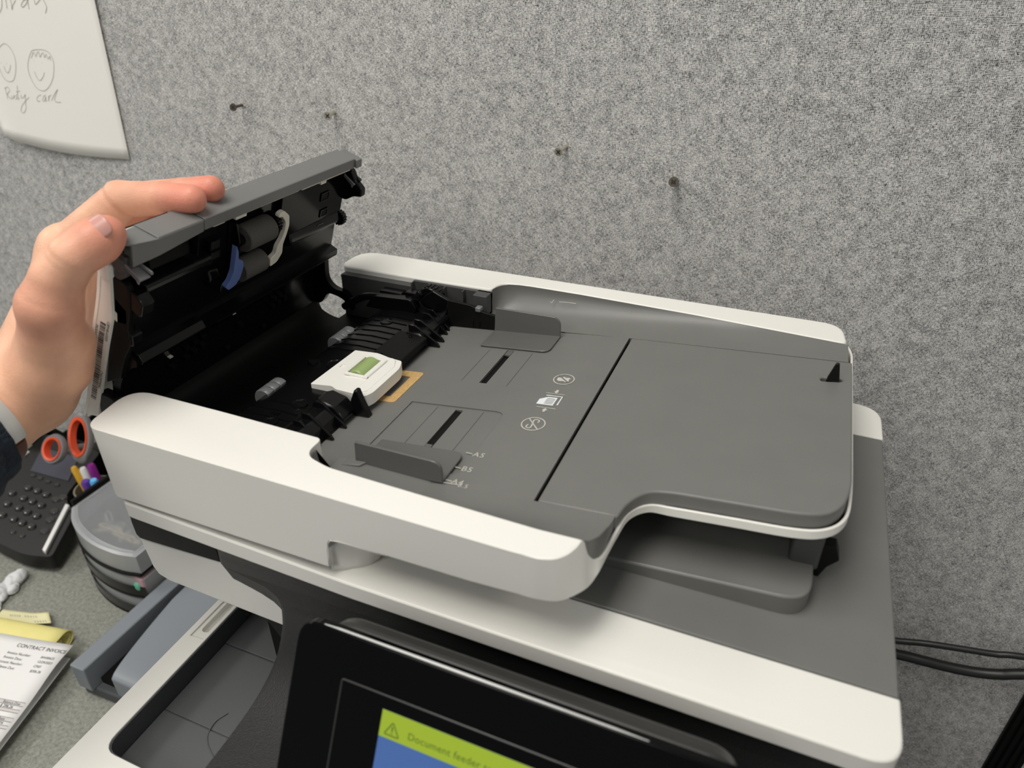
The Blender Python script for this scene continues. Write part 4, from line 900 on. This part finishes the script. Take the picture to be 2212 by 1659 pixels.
keep(MB().prism([(x+(.715+x)*-.05, y+(.47-y)*.05) for x, y in dshape(.001)], .1058, .1068).build('lid', 'clear'), OR)
keep(MB().box(-.796, -.641, .521, .530, 0, .118).build('back_wall', 'matblack', None, bevel=.001), OR)
keep(MB().box(-.797, -.792, .440, .530, 0, .112).build('side_wall', 'matblack', None, bevel=.001), OR)
rb_ = random.Random(5)
for k in range(10):
    x, y = -.735+rb_.random()*.06, .425+rb_.random()*.045; a = rb_.random()*3; l_ = .012+rb_.random()*.012
    pts = catmull([(x-l_*math.cos(a), y-l_*math.sin(a)*.5, .081+k*.0016), (x, y+.003, .082+k*.0016), (x+l_*math.cos(a), y+l_*math.sin(a)*.5, .081+k*.0016), (x+l_*math.cos(a)*.9, y+l_*math.sin(a)*.5-.004, .082+k*.0016), (x, y-.003, .083+k*.0016), (x-l_*math.cos(a), y-l_*math.sin(a)*.5, .081+k*.0016)], 4)
    t = MB().tube(pts, .0011, 6).build('rubber_band', 'straw'); keep(t, OR)
for k in range(16):
    x, y = -.755+rb_.random()*.09, .440+rb_.random()*.065; a = rb_.random()*6; c_, s_ = math.cos(a), math.sin(a)
    pts = [(x+(px*c_-py*s_), y+(px*s_+py*c_), .081+.001*k) for px, py in catmull([(-.008, -.003), (.009, -.003), (.012, 0), (.009, .003), (-.010, .003), (-.012, .0005), (-.009, -.0018), (.006, -.0018)], 3)]
    t = MB().tube(pts, .0006, 5).build('paper_clip', 'steel'); keep(t, OR)
keep(MB().box(-.668, -.646, .3985, .420, .0420, .0690).build('card_tab', 'pink', None, bevel=.002), OR)
keep(MB().sphere((-.657, .3985, .054), (.006, .003, .007)).build('bead', 'teal'), OR)

# pen cup, pens, scissors, marker
def cup(name, cx, cy, r, h, m_, label):
    mb = MB(); n_ = 24
    rows = [[(cx+q*math.cos(2*math.pi*k/n_), cy+q*math.sin(2*math.pi*k/n_), z) for k in range(n_)] for q, z in ((r*.86, 0), (r, h), (r-.002, h), (r*.86-.002, .003))]
    V = mb.grid(rows, close_v=True); mb.bm.faces.new(V[0]); mb.bm.faces.new(V[-1])
    return tag(mb.build(name, m_), label, 'cup')
cup('pen_cup', -.857, .512, .027, .062, 'cup', 'smoky clear pen cup of coloured pens beside the phone')
def pen(foot, top, r, m1, m2, label, name='pen', cat='pen'):
    e = empty(name, foot); tag(e, label, cat, 'pens in the smoky cup' if cat == 'pen' else None)
    r *= .78; f_, t_ = Vector(foot), Vector(top); d_ = t_-f_
    b_ = MB().tube([f_, f_+d_*.06, f_+d_*.72], [r*.35, r, r], 12).build('barrel', m1); keep(b_, e)
    c_ = MB().tube([f_+d_*.70, f_+d_*.96, t_], [r*1.12, r*1.1, r*.8], 12).build('cap', m2); keep(c_, e)
pen((-.865, .510, .004), (-.878, .507, .095), .0055, 'amber', 'amber', 'amber capped pen at the left of the smoky cup')
pen((-.852, .505, .004), (-.8500, .4990, .085), .0075, 'purple', 'purple', 'dark purple pen leaning out of the smoky cup')
pen((-.850, .513, .004), (-.8400, .5040, .086), .0065, 'whitepl', 'sky', 'pen with a light blue end in the smoky cup')
pen((-.855, .522, .004), (-.8600, .5200, .096), .0065, 'whitepl', 'magenta', 'magenta capped pen at the back of the smoky cup')
pen((-.860, .514, .004), (-.8690, .5130, .092), .0060, 'whitepl', 'whitepl', 'white pen in the middle of the smoky cup')
CB_ = empty('desk_caddy', (-.89, .585, 0)); tag(CB_, 'black open desk caddy with the scissors behind the phone', 'caddy')
kb = MB(); kb.box(-.985, -.805, .640, .644, .0, .100); kb.box(-.985, -.805, .573, .644, 0, .004); kb.box(-.985, -.981, .573, .644, 0, .085); kb.box(-.809, -.805, .573, .644, 0, .085); kb.box(-.985, -.805, .573, .577, 0, .075)
keep(kb.build('caddy_box', 'matblack', None, bevel=.001), CB_)
keep(MB().box(-.882, -.879, .577, .640, .004, .08).build('divider', 'matblack'), CB_)
SCI = empty('scissors', (-.89, .58, .004))
sh_k = MB(); sh_k.tube([(-.899, .522, .112), (-.897, .555, .095), (-.893, .581, .06)], .005, 10); sh_k.tube([(-.888, .556, .108), (-.890, .572, .09), (-.893, .585, .06)], .005, 10)
keep(sh_k.build('handle_stem', 'softgrey'), SCI); tag(SCI, 'scissors with orange and grey ring handles standing behind the phone', 'scissors')
def ring_handle(cx, cz, rx, rz, tilt, y, name):
    n_ = 28; ct, st = math.cos(tilt), math.sin(tilt)
    def P_(s_, dy, k):
        a_, b_ = rx*s_*math.cos(2*math.pi*k/n_), rz*s_*math.sin(2*math.pi*k/n_)
        u, v = a_*ct-b_*st, a_*st+b_*ct
        return (cx+u, y+v*.58+dy*.81, cz+v*.81-dy*.58)
    mb = MB(); rows = [[P_(s_, dy, k) for k in range(n_)] for s_, dy in ((1.0, .004), (1.22, .004), (1.32, 0), (1.22, -.004), (1.0, -.004))]
    mb.grid(rows, close_u=True, close_v=True); keep(mb.build(name, 'softgrey', None, smooth=60), SCI)
    mb = MB(); rows = [[P_(s_, dy, k) for k in range(n_)] for s_, dy in ((.84, .005), (1.0, .0055), (1.03, 0), (1.0, -.0060), (.84, -.005))]
    mb.grid(rows, close_u=True, close_v=True); tag(keep(mb.build('grip', 'orange', None, smooth=60), SCI), 'orange soft grip lining')
ring_handle(-.9030, .1200, .0165, .0165, .2, .5063, 'ring_handle')
ring_handle(-.8850, .1260, .0165, .0290, .42, .5360, 'ring_handle')
keep(MB().prism([(-.904, .100), (-.894, .098), (-.886, .010), (-.892, .006)], .5800, .5830, 'xz').build('blade', 'steel'), SCI)
keep(MB().prism([(-.890, .100), (-.880, .102), (-.896, .010), (-.902, .006)], .5835, .5860, 'xz').build('blade', 'steel'), SCI)
pen((-.845, .590, .006), (-.8450, .5500, .092), .0085, 'lightyellow', 'pgreen', 'yellow and green highlighter in the caddy beside the scissors', 'highlighter', 'highlighter')
pen((-.855, .600, .006), (-.8560, .5620, .128), .0065, 'whitepl', 'whitepl', 'white marker standing in the caddy right of the scissors', 'marker', 'marker')
tag(MB().prism(rrect(-1.010, -.990, .560, .590, .003), .0, .02).build('eraser', 'paleyellow', None, bevel=.002), 'cream eraser block between the wrist and the phone', 'eraser')
bpy.data.objects['eraser'].location = (-.03, -.025, .078)

# legal pad, note, invoices, scraps
PAD = empty('legal_pad', (-.77, .24, 0)); tag(PAD, 'yellow legal pad with its top pages rolled over, under the invoices', 'notepad')
ux = np.array([-.9815, -.1915]); uy = np.array([.1915, -.9815])          # pad axes on the desk (to the left / towards the viewer)
po = np.array([-.7125, .3365])
def pp(a, b, z): q = po+ux*a+uy*b; return (q[0], q[1], z)
keep(MB(lambda p: pp(*p)).prism([(.012, .010), (.216, .010), (.216, .29), (.012, .29)], .0005, .0060).build('page_block', 'yellow', None, bevel=.0005), PAD)
ro = MB(lambda p: pp(*p)); rows = []
for a in np.linspace(0, .216, 12):
    r_ = [(a, .034, .0215)]
    for k in range(19):
        t = R(90+k*14.5); rr = .0108-.00012*k; r_.append((a, .010-.0+rr*math.cos(t)*1.25, .0115+rr*math.sin(t)))
    rows.append(r_)
ro.grid(rows); tag(keep(ro.build('rolled_pages', 'yellow', None, solid=.0010), PAD), 'pages rolled over the top edge')
ro = MB(lambda p: pp(*p)); rows = []
for a in np.linspace(.001, .216, 8):
    rows.append([(a, .010+(.0080-.00014*k)*math.cos(R(100+k*17))*1.25, .0112+(.0080-.00014*k)*math.sin(R(100+k*17))) for k in range(20)])
ro.grid(rows); keep(ro.build('inner_roll', 'yellow', None, solid=.0008), PAD)
rl_ = MB(lambda p: pp(*p))
for k in range(3):
    t = R(100+k*30); stroke(rl_, [pp(a, .010+.0113*math.cos(t)*1.25, .0118+.0113*math.sin(t)) for a in (.01, .12, .216)], .0005, (0, 0, 1)) if False else None
rl_.bm.free()
NT = empty('sticky_note', (-.80, .335, 0)); tag(NT, 'pale yellow curled note with pen scribbles beyond the rolled pad', 'note')
nq = [np.array(q) for q in ((-.838, .3365), (-.775, .3530), (-.752, .3400), (-.828, .3180))]
def nt_(u, v): 
    p = (nq[0]*(1-u)+nq[1]*u)*(1-v)+(nq[3]*(1-u)+nq[2]*u)*v
    return (p[0], p[1], .0012+.010*max(0, u-.6)**1.5*2+.004*v)
mb = MB(); mb.grid([[nt_(u/12, v/6) for v in range(7)] for u in range(13)]); keep(mb.build('note_leaf', 'paleyellow', None, solid=.0003), NT)
for c0, c1 in (((.22, .45), (.42, .42)), ((.50, .40), (.74, .38)), ((.70, .82), (.92, .80))):
    pts = [nt_(c0[0]+(c1[0]-c0[0])*k/9, c0[1]+(c1[1]-c0[1])*k/9+(.09 if k % 2 else -.06)) for k in range(10)]
    s_ = MB(); stroke(s_, [(p[0], p[1], p[2]+.0005) for p in pts], .0005, (0, 0, 1)); keep(s_.build('scribble', 'purple', None, smooth=None), NT)

a0 = np.array([-.6843, .3200]); ax_ = np.array([-.0978, -.0199]); ax_ /= np.linalg.norm(ax_); ay_ = np.array([.0314, -.1135]); ay_ /= np.linalg.norm(ay_)
def iv(a, b, z0=.0225):
    """invoice sheet: a from the right edge to the left, b from the top edge down"""
    q = a0+ax_*a+ay_*b; lift = .0035*math.exp(-((b-.03)/.03)**2)*max(0, 1-a/.05) - .0030*min(1, max(0, (b-.03)/.12))
    bow = .006*math.exp(-((b-.045)/.028)**2)
    return (q[0], q[1], z0+lift)
INV = empty('invoice_sheet', (-.74, .24, 0)); tag(INV, 'white contract invoice sheet lying topmost on the yellow pad', 'paper')
mb = MB(); mb.grid([[iv(.216*a/12, .279*b/28) for b in range(29)] for a in range(13)]); keep(mb.build('sheet', 'paper2', None, solid=.00025), INV)
IN2 = empty('paper_sheet', (-.74, .22, 0)); tag(IN2, 'second white sheet showing its edge beneath the contract invoice', 'paper')
b0_ = np.array([-.6835, .3110]); bx_ = ax_; by_ = np.array([-.6528+.6835, .2025-.3110]); by_ /= np.linalg.norm(by_)
mb = MB(); mb.grid([[tuple(b0_+bx_*(.216*a/4)+by_*(.279*b/4))+(.0118,) for b in range(5)] for a in range(5)]); keep(mb.build('sheet', 'paper2', None, solid=.0012), IN2)
def itext(body, a, b, size, m_='ink', shear=0, sp=1.0, name='printed_line'):
    o = text(name, body, size, Matrix.Identity(4), m_, None, shear=shear, spacing=sp)
    for v in o.data.vertices:
        p = iv(a-v.co.x, b-v.co.y); v.co = (p[0], p[1], p[2]+.0005)
    keep(o, INV)
itext('CONTRACT INVOICE', .0665, .0135, .0068, 'ink', 0, 1.0, 'invoice_heading')
for k, (s_, t_) in enumerate((('Invoice Number:', 'INV00625'), ('Invoice Date:', '12/29/2023'), ('Account Number:', 'CP07'), ('Balance Due:', '$206.26'))):
    itext(s_, .0705+(.004 if k == 2 else 0), .0235+k*.0060, .0046, 'greyink'); itext(t_, .0260, .0235+k*.0060, .0044, 'greyink')
itext('Terms', .088, .0485, .0042, 'greyink'); itext('NET 30 DAYS', .091, .0530, .0042, 'greyink')
for b0, tx_ in ((.0754, ('Balance Due', '$ 206.26')), (.0932, ('Due Date', '1/28/2024'))):
    for kk, b1 in enumerate((b0, b0+.0086)):
        qs = [iv(.004+(.110-.004)*k/9, b1) for k in range(10)]+[iv(.110-(.110-.004)*k/9, b1+(.0042 if kk == 0 else .0034)) for k in range(10)]
        mbq = MB(); mbq.face([(q[0], q[1], q[2]+.0004) for q in qs]); keep(mbq.build('table_band', 'paleink', None, smooth=None), INV)
    itext(tx_[0], .0300, b0+.0035, .0042, 'ink'); itext(tx_[1], .0300, b0+.0079, .0044, 'ink')
    for bb in (b0, b0+.0043, b0+.0086, b0+.0120):
        s_ = MB(); stroke(s_, [tuple(np.array(iv(a, bb))+np.array([0, 0, .0006])) for a in (.004, .05, .110)], .0004, (0, 0, 1)); keep(s_.build('table_rule', 'greyink', None, smooth=None), INV)
def scrap(pts, label, seed):
    rr = random.Random(seed); bm = bmesh.new()
    for (x, y, z, r) in pts:
        v0 = len(bm.verts); q = bmesh.ops.create_icosphere(bm, subdivisions=3, radius=r)
        sx_, sy_, sz_ = .85+rr.random()*.4, .85+rr.random()*.4, .75
        ph = [rr.random()*6 for _ in range(6)]
        for v in q['verts']:
            d_ = v.co.normalized(); k = 1+.12*math.sin(4*d_.x+ph[0])*math.cos(3*d_.y+ph[1])+.06*math.sin(6*d_.z+5*d_.x+ph[2])+.03*math.sin(11*d_.y+ph[3])
            v.co = Vector((d_.x*r*k*sx_+x, d_.y*r*k*sy_+y, max(.0003, d_.z*r*k*sz_+z)))
    me = bpy.data.meshes.new('crumpled_paper'); bm.to_mesh(me); bm.free()
    o = link('crumpled_paper', me, 'crumple', None, 25); tag(o, label, 'paper scrap')
    k = o.modifiers.new('remesh', 'REMESH'); k.mode = 'VOXEL'; k.voxel_size = .0007; k.use_smooth_shade = True
scrap([(-.8640, .3780, .0075, .0115), (-.8630, .3690, .0070, .0110), (-.8530, .3620, .0055, .0072)], 'crumpled white paper scrap further from the yellow note', 1)
scrap([(-.8630, .3500, .0070, .0110), (-.8560, .3460, .0055, .0085)], 'rounder crumpled white paper scrap at the picture edge', 2)
scrap([(-.8560, .3390, .0050, .0070), (-.8480, .3350, .0045, .0068), (-.8430, .3330, .0030, .0042), (-.8640, .3370, .0050, .0075)], 'pointed crumpled white paper scrap nearest the yellow note', 3)
# ------------------------------------------------------------------ the person's left hand and forearm, one continuous surface
import openvdb
def round_cone_sdf(X, Y, Z, a, b, ra, rb):
    a = np.array(a, np.float32); b = np.array(b, np.float32); ba = b-a; l2 = float(ba@ba)
    px, py, pz_ = X-a[0], Y-a[1], Z-a[2]
    t = np.clip((px*ba[0]+py*ba[1]+pz_*ba[2])/max(l2, 1e-9), 0, 1)
    dx, dy, dz = px-ba[0]*t, py-ba[1]*t, pz_-ba[2]*t
    return np.sqrt(dx*dx+dy*dy+dz*dz)-(ra+(rb-ra)*t)
def smin(a, b, k):
    h = np.clip(.5+.5*(b-a)/k, 0, 1); return b*(1-h)+a*h-k*h*(1-h)
def chain(*js): return [(js[i], js[i+1]) for i in range(len(js)-1)]
# joints: (x, y, z, radius)
J = dict(
 elbow=(-0.4211, 0.1264, 0.4711)+(.040,), fore=(-0.4365, 0.1867, 0.4672)+(.0330,), wrist0=(-0.4358, 0.2183, 0.4709)+(.0258,), wrist=(-0.4306, 0.2398, 0.4774)+(.0248,),
 cmc=(-0.4093, 0.2441, 0.4939)+(.0185,), tmcp=(-0.3840, 0.2433, 0.5411)+(.0140,), tpx=(-0.3778, 0.2480, 0.5561)+(.0128,), tip_=(-0.3692, 0.2553, 0.5679)+(.0118,), tmid=(-0.3635, 0.2653, 0.5739)+(.0113,), tend=(-0.3598, 0.2730, 0.5777)+(.0098,),
 imcp=(-0.4426, 0.3039, 0.5455)+(.0150,), ipip=(-0.4058, 0.3246, 0.5777)+(.0118,), idip=(-0.3764, 0.3307, 0.5802)+(.0104,), iend=(-0.3553, 0.3342, 0.5810)+(.0090,),
 mmcp=(-0.4589, 0.3186, 0.5299)+(.0145,), mpip=(-0.4203, 0.3485, 0.5693)+(.0120,), mdip=(-0.3849, 0.3547, 0.5759)+(.0102,), mend=(-0.3602, 0.3568, 0.5811)+(.0087,),
 rmcp=(-0.4689, 0.3217, 0.5079)+(.0140,), rpip=(-0.4403, 0.3562, 0.5510)+(.0112,), rdip=(-0.4182, 0.3629, 0.5571)+(.0104,), rend=(-0.4006, 0.3677, 0.5631)+(.0090,),
 pmcp=(-0.4745, 0.3162, 0.4873)+(.0130,), ppip=(-0.4657, 0.3469, 0.5097)+(.0100,), pdip=(-0.4669, 0.3698, 0.5168)+(.0090,), pend=(-0.4685, 0.3821, 0.5154)+(.0078,),
 th1=(-0.4035, 0.2517, 0.5100)+(.0165,), th2=(-0.4120, 0.2533, 0.4905)+(.0165,), hy=(-0.4505, 0.2752, 0.4728)+(.0175,), pw=(-0.4508, 0.2783, 0.5012)+(.0165,))
groups = [
 (chain('elbow', 'fore', 'wrist0', 'wrist'), .012),
 (chain('wrist', 'imcp'), .009), (chain('wrist', 'mmcp'), .008), (chain('wrist', 'rmcp'), .008), (chain('hy', 'pmcp'), .008), (chain('wrist', 'hy'), .008),
 (chain('imcp', 'mmcp'), .012), (chain('mmcp', 'rmcp'), .012), (chain('rmcp', 'pmcp'), .012),
 (chain('wrist', 'cmc', 'tmcp'), .009), (chain('cmc', 'th1', 'tmcp'), .008), (chain('th1', 'th2', 'wrist'), .007), (chain('th1', 'pw'), .010),
 (chain('tmcp', 'tpx', 'tip_', 'tmid', 'tend'), .006),
 (chain('imcp', 'ipip', 'idip', 'iend'), .0018), (chain('mmcp', 'mpip', 'mdip', 'mend'), .0012), (chain('rmcp', 'rpip', 'rdip', 'rend'), .0012), (chain('pmcp', 'ppip', 'pdip', 'pend'), .0015)]
pts = np.array([v[:3] for v in J.values()]); lo = pts.min(0)-.05; hi = pts.max(0)+.05
VX = .0012
dims = np.ceil((hi-lo)/VX).astype(int)
field = np.full(dims, .03, np.float32)
def stamp(a, b, ra, rb, k, sub_=False):
    m_ = max(ra, rb)+.02; p0 = np.minimum(a, b)-m_; p1 = np.maximum(a, b)+m_
    i0 = np.maximum(((p0-lo)/VX).astype(int), 0); i1 = np.minimum(((p1-lo)/VX).astype(int)+1, dims)
    sl_ = tuple(slice(i0[q], i1[q]) for q in range(3))
    gx = (lo[0]+VX*np.arange(i0[0], i1[0], dtype=np.float32))[:, None, None]; gy = (lo[1]+VX*np.arange(i0[1], i1[1], dtype=np.float32))[None, :, None]; gz = (lo[2]+VX*np.arange(i0[2], i1[2], dtype=np.float32))[None, None, :]
    d_ = round_cone_sdf(gx, gy, gz, a, b, ra, rb)
    field[sl_] = (np.maximum(field[sl_], -d_) if sub_ else smin(field[sl_], d_, k)).astype(np.float32)
done = None
for g_, k in groups:
    for a, b in g_:
        A_, B2 = J[a], J[b]; stamp(np.array(A_[:3]), np.array(B2[:3]), A_[3], B2[3], k)
# soft pads of thumb, index and middle tips; joint swellings
def blob(q, r, k): stamp(np.array(q), np.array(q)+1e-5, r, r, k)
blob((-0.3844, 0.2418, 0.5410), .0138, .008); blob((-0.3625, 0.2692, 0.5734), .0108, .006)
# flexion creases: shallow rings across the finger and thumb joints
def crease(a, b, f, depth, wid, rad):
    A_, B2 = np.array(J[a][:3]), np.array(J[b][:3]); ax_c = (B2-A_)/np.linalg.norm(B2-A_); c_ = A_+(B2-A_)*f
    i0 = np.maximum(((c_-rad-lo)/VX).astype(int), 0); i1 = np.minimum(((c_+rad-lo)/VX).astype(int)+1, dims); sl_ = tuple(slice(i0[q], i1[q]) for q in range(3))
    g_ = [lo[q]+VX*np.arange(i0[q], i1[q], dtype=np.float32)-c_[q] for q in range(3)]
    X, Y, Z = g_[0][:, None, None], g_[1][None, :, None], g_[2][None, None, :]
    along = X*ax_c[0]+Y*ax_c[1]+Z*ax_c[2]; r2 = X*X+Y*Y+Z*Z
    field[sl_] += (depth*np.exp(-(along/wid)**2)*np.clip(1.4-r2/rad**2*1.4, 0, 1)).astype(np.float32)
crease('imcp', 'ipip', .97, .0010, .0016, .019); crease('ipip', 'idip', .96, .0009, .0014, .016)
crease('mpip', 'mdip', .96, .0008, .0014, .015); crease('tpx', 'tip_', .93, .0007, .0014, .019); crease('tpx', 'tip_', .70, .0005, .0013, .019); crease('tmcp', 'tpx', .35, .0006, .0016, .020)
grid = openvdb.FloatGrid(.03); grid.copyFromArray(field)
P_, Q_ = grid.convertToQuads()
P_ = P_*VX+lo
me = bpy.data.meshes.new('body'); me.from_pydata(P_.tolist(), [], Q_[:, ::-1].tolist()); me.update()
PE = empty('person', J['wrist'][:3]); tag(PE, 'person reaching in, left hand gripping the raised feeder cover', 'person')
body = bpy.data.objects.new('body', me); COL.objects.link(body); me.materials.append(M['skin']); keep(body, PE)
bmx = bmesh.new(); bmx.from_mesh(me); bmesh.ops.recalc_face_normals(bmx, faces=bmx.faces[:])
for _ in range(2): bmesh.ops.smooth_vert(bmx, verts=bmx.verts[:], factor=.5, use_axis_x=True, use_axis_y=True, use_axis_z=True)
bmx.to_mesh(me); bmx.free(); me.polygons.foreach_set('use_smooth', [True]*len(me.polygons))
# skin tone: a warmer red at the finger tips, knuckles and palm
co = np.empty(len(me.vertices)*3, np.float32); me.vertices.foreach_get('co', co); co = co.reshape(-1, 3)
w_ = np.zeros(len(co), np.float32)
for n_, r_, s_ in (('tend', .024, .95), ('iend', .026, 1.0), ('mend', .024, 1.0), ('idip', .020, .5), ('mdip', .020, .7), ('tmcp', .026, .65), ('tip_', .016, .3), ('ipip', .018, .3), ('rpip', .030, .9), ('rdip', .026, .9), ('ppip', .03, .8), ('th1', .03, .25)):
    d_ = np.linalg.norm(co-np.array(J[n_][:3], np.float32), axis=1); w_ = np.maximum(w_, s_*np.exp(-(d_/r_)**2))
base_c = np.array([.81, .485, .325]); red = np.array([.74, .27, .19])
c4_ = np.ones((len(co), 4), np.float32); c4_[:, :3] = base_c*(1-w_[:, None])+red*w_[:, None]
ca = me.color_attributes.new('tone', 'FLOAT_COLOR', 'POINT'); ca.data.foreach_set('color', c4_.ravel())
# thumb nail, bedded on the back of the thumb tip
nc = np.array((-0.3515, 0.2668, 0.5852)); nx_ = np.array((-0.3569, 0.2790, 0.5851))-np.array((-0.3666, 0.2661, 0.5771)); nx_ /= np.linalg.norm(nx_)
view = nc-np.array([0, 0, .71]); view /= np.linalg.norm(view); ny_ = np.cross(nx_, view); ny_ /= np.linalg.norm(ny_); nz_ = np.cross(nx_, ny_); nz_ = nz_ if nz_@view < 0 else -nz_
tc_ = np.array(J['tend'][:3])*.55+np.array(J['tmid'][:3])*.45
def nailp(u, v):   # u along the thumb, v across
    ang = v*.78; R_ = .01125
    q = tc_ + nx_*(u*.0066+.0035) + (ny_*math.sin(ang) + nz_*math.cos(ang))*R_
    return tuple(q)
up_dir = -view*.80+np.array([0, 0, .6]); up_dir = up_dir-nx_*(up_dir@nx_); up_dir /= np.linalg.norm(up_dir); nz_ = up_dir; ny_ = np.cross(nx_, nz_)
mb = MB(); mb.grid([[nailp(u*(1-.38*abs(v)**2.5), v*(1-.12*abs(u)**4)) for v in np.linspace(-.85, .85, 11)] for u in np.linspace(-1, 1, 11)])
nl = mb.build('thumb_nail', 'nail', None, solid=.0008); keep(nl, PE)
# knitted sleeve over the forearm
ax0 = np.array(J['wrist0'][:3]); ax1 = np.array(J['fore'][:3]); ax2 = np.array(J['elbow'][:3])
d1 = (ax1-ax0)/np.linalg.norm(ax1-ax0)
def ringpts(c_, t_, r_, n_=40, wob=0):
    t_ = t_/np.linalg.norm(t_); a_ = np.cross(t_, [0, 0, 1]); a_ /= np.linalg.norm(a_); b_ = np.cross(t_, a_)
    return [tuple(c_+(a_*math.cos(2*math.pi*k/n_)+b_*math.sin(2*math.pi*k/n_))*(r_+wob*math.sin(k*2.3)+wob*.6*math.sin(k*.9+1))) for k in range(n_)]
cuff = ax0+(ax1-ax0)*.42
mb = MB(); t_ = ax1-ax0
rows = [ringpts(cuff+d1*s_, t_, r_, wob=.0006) for s_, r_ in ((.010, .0330), (.001, .0345), (.000, .0368), (.006, .0380), (.014, .0374), (.020, .0386))]
rows += [ringpts(ax1, ax2-ax0, .0425, wob=.0006), ringpts(ax1*.66+ax2*.34, ax2-ax1, .0465, wob=.0008), ringpts(ax1*.3+ax2*.7, ax2-ax1, .0500, wob=.0008), ringpts(ax2, ax2-ax1, .0520), ringpts(ax2+(ax2-ax1)*.45, ax2-ax1, .0530)]
mb.grid(rows, close_v=True); tag(keep(mb.build('sleeve', 'sleeve', None, smooth=60), PE), 'navy knitted sleeve')
# wrist watch just below the cuff
WT = empty('wristwatch', tuple(cuff)); tag(WT, 'wristwatch with brown leather band and silver case below the navy cuff', 'watch')
wc = cuff-d1*.0030
def band_arc(name, m_, keep_, lo_, hi_):
    mb = MB(); rr_ = [ringpts(wc+d1*s_, t_, r_, 72) for s_, r_ in ((-lo_, .0300), (-lo_, .0318+hi_), (-lo_*.6, .0328+hi_), (.0060, .0330+hi_), (.0060, .0300))]
    ok_ = [k for k in range(72) if keep_(rr_[2][k])]
    start = next((k for k in ok_ if (k-1) % 72 not in ok_), ok_[0]); seq = []
    k = start
    while k % 72 in ok_ and len(seq) < 72: seq.append(k % 72); k += 1
    cols = [[r_[q] for r_ in rr_] for q in seq]
    V = mb.grid(cols, close_v=True, close_u=len(seq) == 72)
    if len(seq) < 72: mb.bm.faces.new(V[0]); mb.bm.faces.new(V[-1])
    return keep(mb.build(name, m_, None, smooth=50), WT)
zc_ = wc[2]-.0075
band_arc('band', 'leatherband', lambda p: p[2] < zc_, .0055, 0)
band_arc('case', 'silver', lambda p: p[2] >= zc_, .0065, .0010)
